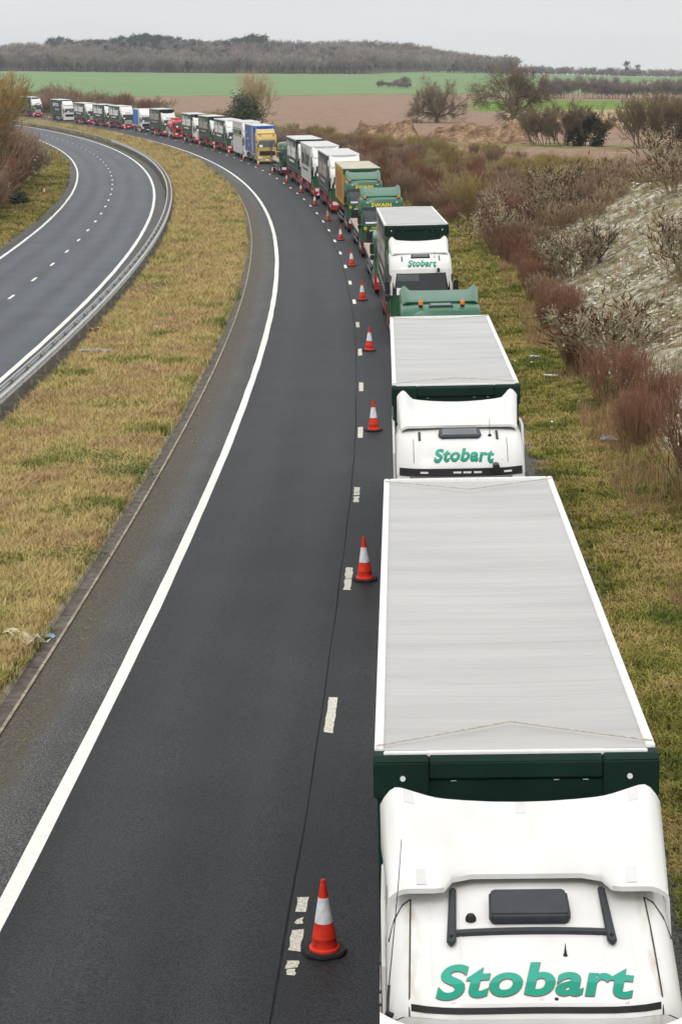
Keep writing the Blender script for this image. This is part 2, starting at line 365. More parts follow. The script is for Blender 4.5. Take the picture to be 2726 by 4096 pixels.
road_r = strip('carriageway_road', -3.86, 4.5, S0, S1, 0, m_asph, 8, jit=(0, .05))
strip('chipped_hard_strip_road', -5.365, -3.86, S0, S1, 0.0, m_edge, 4)
strip('gravel_road_edge', 4.45, 5.2, S0, S1, -0.02, m_chip, 3, jit=(0, .12), seed=5)
road_l = strip('opposite_carriageway_road', -21.0, -12.85, S0, S1, 0, m_asphL, 8)
strip('opposite_hard_strip_road', -12.9, -11.9, S0, S1, -0.006, m_chip, 3, jit=(0, .08), seed=6)
strip('opposite_edge_strip_road', -21.9, -20.95, S0, S1, -0.006, m_chip, 3, jit=(.12, 0), seed=7)
strip('barrier_dirt_strip', -12.0, -11.0, S0, S1, 0.02, m_dirtb, 4, jit=(.04, .18), seed=8)

m_paint = M('road_paint_white', (.80, .79, .72), rough=.7, var=.10, scale=9, bump=.004, bscale=60)
m_paintd = M('road_paint_worn', (.62, .59, .50), rough=.75, var=.28, scale=22, bump=.004, bscale=60)
m_tar = M('tar_seam', (.018, .018, .02), rough=.8, spec=.1, var=.3, scale=3)
strip('edge_line', -3.96, -3.74, S0, S1, .004, m_paint, 2, parent=road_r, kind=None, jit=(.006, .006), seed=11)
strip('edge_line', 3.68, 3.84, S0, S1, .004, m_paintd, 2, parent=road_r, kind=None, jit=(.006, .006), seed=12)
strip('edge_line', -13.12, -12.90, S0, S1, .004, m_paint, 2, parent=road_l, kind=None, jit=(.006, .006), seed=13)
strip('edge_line', -20.92, -20.72, S0, S1, .004, m_paint, 2, parent=road_l, kind=None, jit=(.01, .01), seed=14)
strip('tar_seam', lambda s: -.16 + .015 * np.sin(s * .21) + .008 * np.sin(s * 1.1) - .014, lambda s: -.16 + .015 * np.sin(s * .21) + .008 * np.sin(s * 1.1) + .014, S0, 140, .003, m_tar, 2, parent=road_r, kind=None, jit=(.003, .003), seed=15)
# each lane dash is a piece of its own; the nearest ones are worn through
def dash(s0, s1, rc_, hw, parent, mat, seed, ragged=.012, name='lane_dash'):
    rng = random.Random(seed); n = max(3, int((s1 - s0) / .12))
    mb = MB(); Lp, Rp = [], []
    for i in range(n + 1):
        s = s0 + (s1 - s0) * i / n
        Lp.append(RS(rc_ - hw + rng.gauss(0, ragged * .45), s + (rng.gauss(0, .03) if i in (0, n) else 0), .006)); Rp.append(RS(rc_ + hw + rng.gauss(0, ragged * .45), s + (rng.gauss(0, .03) if i in (0, n) else 0), .006))
    mb.add(Lp + Rp, [(i, i + n + 1, i + n + 2, i + 1) for i in range(n)])
    return mb.build(name, mat, parent)
DR = [-54.17, -45.08, -35.70, -26.90, -17.70, -8.60, .33, 9.17, 18.23, 27.25, 36.36, 45.25, 54.46, 63.70, 72.41, 81.62, 90.82, 99.85, 109.04, 118.31, 127.07, 136.33, 145.57, 154.68]
while DR[-1] < 470: DR.append(DR[-1] + 9.05)
for i, s in enumerate(DR):
    if i == 0:
        for a, b, w in ((-55.05, -54.92, .05), (-54.88, -54.62, .075), (-54.35, -53.75, .075), (-53.6, -53.42, .045), (-53.2, -52.75, .07)): dash(a, b, .0, w, road_r, m_paintd, int(-a * 100), .018)
    elif i == 2:
        dash(s - .95, s - .1, 0, .075, road_r, m_paintd, 5, .02); dash(s + .0, s + .95, 0, .075, road_r, m_paintd, 6, .02)
    elif i == 3:
        dash(s - .95, s - .25, 0, .075, road_r, m_paintd, 15, .02); dash(s - .12, s + .25, 0, .07, road_r, m_paintd, 16, .02); dash(s + .32, s + .95, 0, .075, road_r, m_paintd, 17, .02)
    else: dash(s - .95, s + .95, 0, .075, road_r, m_paint if i > 7 else m_paintd, i, .011 if i < 6 else .006)
s = 23.66 - 9.07 * 9
while s < 480:
    dash(s - 1.0, s + 1.0, -17.08, .075, road_l, m_paint, int(s), .008); s += 9.15 if s < 150 else 9.15
# ------------------------------------------------------------------ concrete drainage channel beside the median
m_conc = M('channel_concrete', (.31, .27, .19), rough=.85, var=.35, scale=3.5, bump=.006, bscale=30)
m_concd = M('channel_silted', (.115, .10, .082), rough=.8, var=.4, scale=4, bump=.006, bscale=30)
ch = empty('drainage_channel', Matrix.Identity(4)); tag(ch, kind='structure')
cseg = [-5.84, -5.74, -5.71, -5.45, -5.42, -5.36]; czz = [.03, .035, -.035, -.045, .03, .03]
def channel(s0, s1, mats):
    mb = MB(); ss = np.arange(s0 + .012, s1 - .011, max((s1 - s0 - .024) / max(1, round((s1 - s0) / 3)), .2) - 1e-6)
    ss = np.linspace(s0 + .012, s1 - .012, max(2, int((s1 - s0) / 4) + 2))
    v = [RS(r, s, z) for s in ss for r, z in zip(cseg, czz)]
    f = []; m_ = []
    for j in range(len(ss) - 1):
        for i in range(5):
            f.append((j * 6 + i, j * 6 + i + 1, (j + 1) * 6 + i + 1, (j + 1) * 6 + i)); m_.append(1 if i in (2,) else 0)
    mb.v = [tuple(q) for q in v]; mb.f = f; mb.m = m_
    return mb.build('channel_unit', mats, ch)
s = -95.0
while s < 70: channel(s, s + 1.83, [m_conc, m_concd]); s += 1.83
channel(s, 640, [m_conc, m_concd])
# gully grate on a concrete pad
gg = empty('gully_grate', frame(-5.95, -20.6)); tag(gg, 'rusty iron gully grate on concrete pad beside the median grass', 'drain grate')
MB().box(-.55, .12, -.75, .75, -.05, .03).build('pad', m_conc, gg, bevel=.01)
m_iron = M('rusted_iron', (.06, .04, .03), rough=.8, var=.3)
for a_ in (-.3, .26): MB().box(-.3, .05, a_, a_ + .04, .03, .05).build('grate_frame', m_iron, gg)
for i in range(6): MB().box(-.28 + i * .055, -.255 + i * .055, -.26, .26, .025, .045).build('bar', m_iron, gg)
# ------------------------------------------------------------------ lorry materials
def paint(name, c, rough=.32, var=.05, spec=.4, coat=.25, scale=3): return M(name, c, rough=rough, spec=spec, var=var, scale=scale, coat=coat)
P_white = M('paint_white', (.775, .77, .75), rough=.34, spec=.4, var=.0, scale=1.6, coat=.25, c2=(.69, .675, .64), detail=6, stretch=(1.4, .7, .5))
P_green = paint('paint_dark_green', (.018, .085, .038)); P_swain = paint('paint_mid_green', (.030, .135, .070), var=.08)
P_lgreen = paint('paint_light_green', (.07, .30, .03)); P_red = paint('paint_red', (.45, .012, .018)); P_tank = paint('paint_tanker_red', (.50, .012, .02))
P_skirt = M('skirt_grimy_red', (.24, .03, .03), rough=.6, var=.35, scale=4); P_gold = paint('paint_gold', (.56, .40, .11), rough=.35); P_blue = paint('paint_blue', (.02, .13, .50), rough=.45)
P_curt = M('curtain_green', (.028, .062, .045), rough=.6, var=.18, scale=2.0, bump=.01, bscale=3.0, stretch=(1, 4, .4))
P_curtb = M('curtain_blue', (.045, .19, .55), rough=.6, var=.12, scale=2.0, bump=.01, bscale=3.0, stretch=(1, 4, .4))
P_curty = M('curtain_yellow', (.50, .27, .035), rough=.6, var=.15, scale=2.0, bump=.01, bscale=3.0, stretch=(1, 4, .4))
P_curtf = M('curtain_faded_blue', (.07, .13, .32), rough=.6, var=.12, scale=2.0, bump=.01, bscale=3.0, stretch=(1, 4, .4))
P_curtg = M('curtain_faded_green', (.055, .066, .06), rough=.65, var=.25, scale=2.0, bump=.01, bscale=3.0, stretch=(1, 4, .4))
P_head = M('headboard_green', (.006, .024, .017), rough=.6, var=.2, scale=2, spec=.15)
P_headp = M('headboard_post_green', (.008, .042, .034), rough=.55, var=.15, scale=2, spec=.2)
P_black = M('black_plastic', (.018, .018, .02), rough=.5, var=.2, scale=8); P_char = M('charcoal_plastic', (.036, .039, .045), rough=.42, var=.12, scale=8)
P_glass = M('cab_glass', (.012, .015, .017), rough=.06, spec=.6, var=.3, scale=1.5); P_glassg = M('cab_glass_grey', (.06, .075, .075), rough=.08, spec=.7, var=.4, scale=1.2)
P_chas = M('chassis_grime', (.03, .028, .026), rough=.85, var=.35, scale=5); P_tyre = M('tyre_rubber', (.022, .021, .02), rough=.9, var=.3, scale=7)
P_rim = M('wheel_rim_grey', (.30, .29, .28), rough=.5, var=.25, scale=8, metal=.3); P_alu = M('aluminium_guard', (.42, .42, .41), rough=.4, metal=.6, var=.15)
P_lamp = M('headlamp_glass', (.75, .76, .74), rough=.12, spec=.6, var=.1, scale=12); P_amber = M('amber_lens', (.75, .16, .008), rough=.15, spec=.6, var=.12, scale=20)
P_wood = M('deck_planks', (.42, .33, .22), rough=.85, var=.3, scale=5, stretch=(6, .6, 1)); P_sheet = M('paper_white', (.82, .84, .86), rough=.7, var=.04)
P_rope = M('roof_cord', (.52, .47, .38), rough=.9, var=.25, scale=20); P_rail = M('roof_rail_white', (.80, .80, .785), rough=.45, var=.06, scale=9)
P_cream = M('cream_tarp', (.52, .48, .37), rough=.7, var=.18, scale=1.4, bump=.01, bscale=3)
P_txtw = M('lettering_white', (.88, .86, .83), rough=.6, var=.1, scale=4); P_txtf = M('lettering_faded', (.46, .40, .36), rough=.7, var=.25, scale=3)
P_txtg = M('lettering_grey_green', (.05, .07, .075), rough=.6, var=.2, scale=4); P_txty = M('lettering_yellow', (.85, .62, .02), rough=.5, var=.06)
P_txtr = M('lettering_pale_red', (.40, .13, .10), rough=.6, var=.15); P_txtb = M('lettering_blue', (.10, .22, .52), rough=.6, var=.1)
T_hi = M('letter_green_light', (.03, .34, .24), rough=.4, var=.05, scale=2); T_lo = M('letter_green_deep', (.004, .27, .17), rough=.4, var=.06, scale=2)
T_red = M('letter_red_edge', (.30, .02, .03), rough=.45, var=.1); T_dark = M('letter_dark', (.01, .03, .03), rough=.5, var=.1)
def roof_mat(name, c, var, w=1.0):
    m = M(name, c, rough=.5, spec=.3, var=var, scale=.9, stretch=(.35, 2.2, 1), detail=5)
    n, l, p = nodes(m); tcn = n.new('ShaderNodeTexCoord'); mg = n.new('ShaderNodeMapping'); mg.inputs['Scale'].default_value = (.12, 2.6, 1); l.new(tcn.outputs['Object'], mg.inputs[0])
    no = n.new('ShaderNodeTexNoise'); no.inputs['Scale'].default_value = 2.2; no.inputs['Detail'].default_value = 3; l.new(mg.outputs[0], no.inputs['Vector'])
    bp = n.new('ShaderNodeBump'); bp.inputs['Distance'].default_value = .05 * w; l.new(no.outputs[0], bp.inputs['Height']); l.new(bp.outputs[0], p.inputs['Normal']); return m
P_roof = roof_mat('roof_skin_grey', (.465, .455, .437), .08, 1.0); P_roof2 = roof_mat('roof_skin_striped', (.47, .465, .45), .10, 1.6); P_roofw = roof_mat('roof_skin_white', (.60, .60, .59), .06)
P_txtbar = T_hi

# ------------------------------------------------------------------ lettering
TXT = {}
BOX = {}
def text2d(body, bold=.0, shear=.0, cuts=0, ref=None):
    k = (body, bold, shear, cuts, ref)
    if k in TXT: return TXT[k]
    cu = bpy.data.curves.new('lettering', 'FONT'); cu.body = body; cu.offset = bold; cu.shear = shear; cu.resolution_u = 6 if cuts else 3; cu.space_character = 1.0 + (ref if ref is not None else bold) * 2.0
    ob = bpy.data.objects.new('lettering', cu); me = bpy.data.meshes.new_from_object(ob)
    bm = bmesh.new(); bm.from_mesh(me); bmesh.ops.remove_doubles(bm, verts=bm.verts, dist=1e-5)
    zs = [v.co.y for v in bm.verts]; z0, z1 = min(zs), max(zs)
    for i in range(1, cuts):
        bmesh.ops.bisect_plane(bm, geom=bm.verts[:] + bm.edges[:] + bm.faces[:], plane_co=(0, z0 + (z1 - z0) * i / cuts, 0), plane_no=(0, 1, 0))
    bm.verts.ensure_lookup_table(); bm.verts.index_update()
    xs = [v.co.x for v in bm.verts]; x0, x1 = min(xs), max(xs)
    if ref is None: BOX[(body, bold)] = (x0, x1, z0, z1)
    else: x0, x1, z0, z1 = BOX[(body, ref)]
    V = [((v.co.x - x0) / (x1 - x0), (v.co.y - z0) / (z1 - z0)) for v in bm.verts]; Fc = [tuple(v.index for v in f.verts) for f in bm.faces]
    asp = (z1 - z0) / (x1 - x0); bm.free(); bpy.data.objects.remove(ob); bpy.data.curves.remove(cu); bpy.data.meshes.remove(me)
    TXT[k] = (V, Fc, asp); return TXT[k]
def lettering(body, parent, fn, mats, bold=.02, shear=.0, cuts=0, split=None, name='lettering', ref=None):
    V, Fc, asp = text2d(body, bold, shear, cuts, ref); mb = MB(); mb.add([fn(u, v) for u, v in V], Fc)
    if split is not None: mb.m = [0 if sum(V[i][1] for i in f) / len(f) > split else 1 for f in Fc]
    me = bpy.data.meshes.new(name); me.from_pydata(mb.v, [], mb.f)
    for m in (mats if isinstance(mats, list) else [mats]): me.materials.append(m)
    me.polygons.foreach_set('material_index', mb.m); return link(name, me, parent)
def side_text(body, parent, hw, y0, y1, z0, z1, mat, bold=.02, shear=0., name='lettering'):
    return lettering(body, parent, lambda u, v: (-hw, y0 + (y1 - y0) * u, z0 + (z1 - z0) * v), mat, bold, shear, name=name)

# ------------------------------------------------------------------ wheels (shared meshes)
wm = MB(); wm.lathe([(.30, -.13), (.42, -.15), (.49, -.13), (.505, -.08), (.505, .08), (.49, .13), (.42, .15), (.30, .13)], 20, axis='x'); ME_tyre = wm.mesh('tyre', P_tyre, smooth=True)
wm = MB(); wm.lathe([(.05, -.155), (.12, -.15), (.20, -.10), (.27, -.10), (.30, -.14), (.30, .0), (.05, .0)], 16, axis='x'); ME_rim = wm.mesh('rim', P_rim, smooth=True)
wm = MB(); wm.lathe([(.16, -.20), (.17, -.16), (.27, -.15), (.30, -.14), (.30, .0), (.05, .0)], 16, axis='x'); ME_rimf = wm.mesh('rim', P_rim, smooth=True)
def wheel(root, x, y, front=False):
    o = bpy.data.objects.new('wheel', ME_tyre); col.objects.link(o); o.parent = root; o.location = (x, y, .505)
    if x > 0: o.rotation_euler = (0, 0, math.pi)
    r_ = bpy.data.objects.new('rim', ME_rimf if front else ME_rim); col.objects.link(r_); r_.parent = o
def axle(root, y, front=False):
    for sx in (-1.07, 1.07): wheel(root, sx, y, front)

# ------------------------------------------------------------------ cab
SHAPES = {
 'scania': dict(roof=[(0, 2.96), (.08, 3.10), (.35, 3.30), (.8, 3.46), (1.4, 3.56), (2.2, 3.60)], ws=(1.93, 2.80), rake=.22, rc=.16, split=1.95),
 'scania_old': dict(roof=[(0, 3.02), (.06, 3.13), (.25, 3.20), (.55, 3.30), (1.0, 3.44), (1.5, 3.55), (2.3, 3.60)], ws=(1.93, 2.80), rake=.15, rc=.2, split=1.95),
 'scania_new': dict(roof=[(0, 3.04), (.07, 3.18), (.3, 3.40), (.6, 3.52), (1.0, 3.60), (1.5, 3.64), (2.3, 3.66)], ws=(1.93, 2.86), rake=.18, rc=.2, split=1.95),
 'man': dict(roof=[(0, 2.98), (.1, 3.16), (.4, 3.40), (.9, 3.60), (2.2, 3.72)], ws=(1.98, 2.82), rake=.2, rc=.16, split=1.9),
 'daf': dict(roof=[(0, 3.22), (.08, 3.38), (.3, 3.47), (.8, 3.52), (2.2, 3.55)], ws=(1.98, 2.78), rake=.16, rc=.14, split=1.9),
 'renault': dict(roof=[(0, 2.92), (.05, 3.0), (.2, 3.06), (2.2, 3.1)], ws=(1.9, 2.80), rake=.06, rc=.1, split=1.9),
 'low': dict(roof=[(0, 2.75), (.08, 2.87), (.3, 2.95), (2.0, 3.0)], ws=(1.85, 2.62), rake=.12, rc=.14, split=1.9),
}
class Cab: pass
def cab(root, kind, upper, lower, bumper, glass=P_glass, grille='slats', grille_m=None, yb=2.25, W=1.23, mirror=P_black):
    S = SHAPES[kind]; ys = [a for a, b in S['roof']]; zs = [b for a, b in S['roof']]; rc_ = S['rc']; z0 = .95
    c = Cab(); c.S = S; c.W = W; c.yb = yb
    def front(x, z): return .26 * (abs(x) / W) ** 4 + S['rake'] * max(0., z - 1.9)
    def roofz(x, y):
        z = float(np.interp(y, ys, zs)) - .05 * (x / W) ** 2; a = abs(x) - (W - rc_)
        if a > 0: z -= rc_ - math.sqrt(max(0, rc_ * rc_ - min(a, rc_) ** 2))
        return z
    f0 = front(0, zs[0])
    def rsurf(x, y):                       # the roof as lofted: stations lean back with the windscreen
        t = max(0., min(1., (y - f0) / yb)) if y < f0 else y / yb
        for _ in range(12): t = max(0., min(1., (y - (1 - t) ** 2 * front(x, zs[0])) / yb))
        return roofz(x, t * yb)
    c.front, c.roofz = front, rsurf
    ts = sorted(set([min(y / yb, 1) for y in ys] + [.5, .62, .75, .88, 1.0]))
    def section(t):
        y = t * yb; pts = []
        xs = [-W * 1.0] + [-(W - rc_) - rc_ * math.sin(math.radians(a)) for a in (70, 45, 20)] + list(np.linspace(-(W - rc_), W - rc_, 9)) + [(W - rc_) + rc_ * math.sin(math.radians(a)) for a in (20, 45, 70)] + [W]
        top = [(x, roofz(x, y)) for x in xs]
        left = [(-W, z) for z in (z0, 1.45, S['split'], 2.4)]; right = [(W, z) for z in (2.4, S['split'], 1.45, z0)]
        fy = front(0, zs[0])
        return [(x, y + (1 - t) ** 2 * (front(x, min(z, zs[0])) if t < .999 else 0), z) for x, z in left + top + right]
    mb = MB(); secs = [section(t) for t in ts]; n = len(secs[0])
    mb.v = [p for s_ in secs for p in s_]
    for j in range(len(secs) - 1):
        for i in range(n - 1):
            q = (j * n + i, j * n + i + 1, (j + 1) * n + i + 1, (j + 1) * n + i); mb.f.append(q); mb.m.append(0 if sum(mb.v[k][2] for k in q) / 4 > S['split'] else 1)
    zt = lambda x: roofz(x, 0)
    for za, zb, mi in ((z0, S['split'], 1), (S['split'], None, 0)):
        mb.grid(lambda x, t: (x, front(x, za + ((zb if zb else zt(x)) - za) * t), za + ((zb if zb else zt(x)) - za) * t), [W * math.sin(math.radians(a)) for a in range(-90, 91, 15)], [0, .25, .5, .75, 1], mi)
    mb.add([(p[0], p[1], p[2]) for p in secs[-1]], [tuple(range(n))], 0)
    c.shell = mb.build('cab', [upper, lower], root, smooth=True, ang=40)
    w0, w1 = S['ws']
    def patch(name, x0, x1, za, zb, mat, off=.008, parent=c.shell, nx=9, trim=.0):
        g = MB(); g.grid(lambda x, z: (x * (1 - trim * (z - za) / (zb - za)), front(x, z) - off, z), list(np.linspace(x0, x1, nx)), list(np.linspace(za, zb, 4))); return g.build(name, mat, parent, smooth=True)
    c.patch = patch
    c.ws = patch('windscreen', -W * .93, W * .93, w0, w1, glass, .012, trim=.03, nx=13)
    for xa in (-.75, -.05): MB().tube([(xa, front(xa, w0) - .03, w0 - .02), (xa + .55, front(xa + .5, w0 + .12) - .035, w0 + .10)], .014, 5).build('wiper', P_black, c.shell)
    for sx in (-1, 1):
        g = MB(); g.grid(lambda y, z: (sx * (W + .006), y + S['rake'] * .6 * (z - 2), z), [.42, .8, 1.22], [w0 + .02, w0 + .4, w1 - .08]); g.build('side_window', glass, c.shell)
        ms = MB(); ms.box(sx * (W + .12) - .10, sx * (W + .12) + .10, -.02, .12, 2.02, 2.52); mo = ms.build('mirror', mirror, root, bevel=.035)
        MB().box(sx * (W + .12) - .10, sx * (W + .12) + .10, -.03, .12, 1.74, 1.98).build('wide_mirror', mirror, mo, bevel=.035)
        MB().tube([(sx * (W - .02), .3, 2.72), (sx * (W + .16), .05, 2.66), (sx * (W + .17), .05, 2.4)], .025, 6).build('mirror_arm', P_black, mo); MB().tube([(sx * (W - .02), .3, 1.86), (sx * (W + .16), .06, 1.84)], .025, 6).build('mirror_arm', P_black, mo)
        g = MB(); g.prism([(.25, .45), (.25, .9), (.6, 1.02), (1.0, 1.12), (1.7, 1.12), (2.1, 1.0), (2.15, .8), (1.95, .8), (1.8, .95), (1.0, .95), (.78, .8), (.70, .45)], sx * (W - .32), sx * (W + .01)); g.build('wheel_arch', bumper, root)
        g = MB(); g.box(sx * (W - .02) - .015, sx * (W - .02) + .03, .36, .40, 1.3, 2.7); g.build('grab_rail', P_black, c.shell)
    # bumper
    bp = MB(); xs = [W * math.sin(math.radians(a)) for a in range(-90, 91, 18)]
    for za, zb, o1, o2 in ((.30, .55, .02, .05), (.55, .98, .05, .04)):
        bp.grid(lambda x, z: (x, front(x, z) - .05, z), xs, [za, zb])
    bp.grid(lambda x, t: (x, front(x, 1) - .05 + t * .2, .98), xs, [0, 1]); bp.grid(lambda x, t: (x, front(x, 1) - .05 + t * .3, .30), xs, [0, 1])
    c.bump = bp.build('bumper', bumper, root, smooth=True, ang=40)
    for sx in (-1, 1):
        g = MB(); g.grid(lambda x, z: (x, front(x, z) - .062, z), list(np.linspace(sx * .68, sx * 1.12, 5)), [.66, .78, .92]); g.build('headlight', P_lamp, c.bump, smooth=True)
    g = MB(); g.box(-.28, .28, -.075, -.055, .42, .54); g.build('number_plate', P_sheet, c.bump)
    if grille == 'slats':
        gm = grille_m or upper
        patch('grille', -.78, .78, 1.0, 1.78, P_black, .01)
        for i in range(5):
            z = 1.03 + i * .155; g = MB(); g.box(-.80 + .02 * i, .80 - .02 * i, front(.3, z) - .05, front(.3, z) + .01, z, z + .075); g.build('grille_slat', gm, c.shell)
    elif grille == 'dark':
        patch('grille', -.95, .95, 1.0, 1.55, P_black, .012)
        for i in range(4):
            z = 1.05 + i * .13; g = MB(); g.box(-.85, .85, front(.3, z) - .035, front(.3, z) + .01, z, z + .03); g.build('grille_slat', grille_m or P_char, c.shell)
    return c
def deflector(root, mat, y0, y1, z0, z1, hw, wing=.12, dip=.10, round_=.22, cut=0., name='roof_deflector', soft=False):
    def fn(u, v):
        a = abs(u); x = u * hw * (.94 + .06 * v)
        y = y0 + (y1 - y0) * v + cut * (1 - float(sstep(.5, .62, a))) * (1 - v) ** 2
        z = z0 + (z1 - z0) * (v ** .85) - dip * (1 - a * a) * v + wing * float(sstep(.72, .9, a) if not soft else (.55 * a ** 2 + .45 * sstep(.55, .92, a))) * v
        if a > .86: z -= round_ * ((a - .86) / .14) ** 2 * (.4 + .6 * v)
        return (x, y, z)
    us = [-1, -.97, -.93, -.89, -.85, -.8, -.74, -.66, -.6, -.54, -.4, -.2, 0, .2, .4, .54, .6, .66, .74, .8, .85, .89, .93, .97, 1]
    vs = [0, .06, .15, .3, .45, .6, .75, .9, 1]
    g = MB(); g.grid(fn, us, vs)
    nu = len(us)
    # side cheeks, front lip and back closed down to the roof
    side = []
    for sg in (0, nu - 1):
        top = [fn(us[sg], v) for v in vs]; low = [(p[0], p[1], z0 - .10) for p in top]; o = len(g.v); g.v += top + low; k = len(vs)
        for i in range(k - 1): g.f.append((o + i, o + i + 1, o + k + i + 1, o + k + i)); g.m.append(0)
    top = [fn(u, 0) for u in us]; low = [(p[0], p[1] + .015, p[2] - .05) for p in top]; o = len(g.v); g.v += top + low
    for i in range(nu - 1): g.f.append((o + i, o + i + 1, o + nu + i + 1, o + nu + i)); g.m.append(0)
    top = [fn(u, 1) for u in us]; low = [(p[0], p[1] + .02, z0 - .1) for p in top]; o = len(g.v); g.v += top + low
    for i in range(nu - 1): g.f.append((o + i, o + i + 1, o + nu + i + 1, o + nu + i)); g.m.append(0)
    me = g.mesh(name, mat)
    bm = bmesh.new(); bm.from_mesh(me); bmesh.ops.remove_doubles(bm, verts=bm.verts, dist=1e-4); bmesh.ops.recalc_face_normals(bm, faces=bm.faces); bm.to_mesh(me); bm.free()
    me.polygons.foreach_set('use_smooth', [True] * len(me.polygons)); me.set_sharp_from_angle(angle=math.radians(50))
    o = link(name, me, root); return o, fn
def fairings(root, mat, W=1.23, y0=1.7, y1=2.55, z0=1.0, z1=3.55):
    for sx in (-1, 1):
        g = MB(); g.prism([(y0, z0), (y1, z0), (y1, z1), (y0 + .25, z1), (y0, z1 - .5)], sx * (W + .01), sx * (W + .055)); g.build('side_fairing', mat, root, bevel=.012)
        g = MB(); g.box(sx * (W + .0), sx * (W + .06), y1 + .002, y1 + .09, z0, z1 - .05); g.build('fairing_edge', P_black, root)
def beacon(parent, x, y, z):
    g = MB(); g.lathe([(.055, 0), (.07, .02), (.07, .05), (.03, .06)], 12, (x, y, z)); b = g.build('beacon_base', P_black, parent, smooth=True)
    g = MB(); g.lathe([(.06, .05), (.075, .07), (.07, .17), (.05, .20), (.01, .205)], 14, (x, y, z)); g.build('amber_lens', P_amber, b, smooth=True)
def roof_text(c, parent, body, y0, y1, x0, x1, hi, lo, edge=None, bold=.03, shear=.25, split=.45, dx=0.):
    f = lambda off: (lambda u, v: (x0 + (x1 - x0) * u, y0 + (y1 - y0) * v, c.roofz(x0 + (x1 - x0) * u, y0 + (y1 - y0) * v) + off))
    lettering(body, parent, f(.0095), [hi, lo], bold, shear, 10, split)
    if edge: lettering(body, parent, f(.0065), edge, bold + .0055, shear, 10, name='lettering_edge', ref=bold)

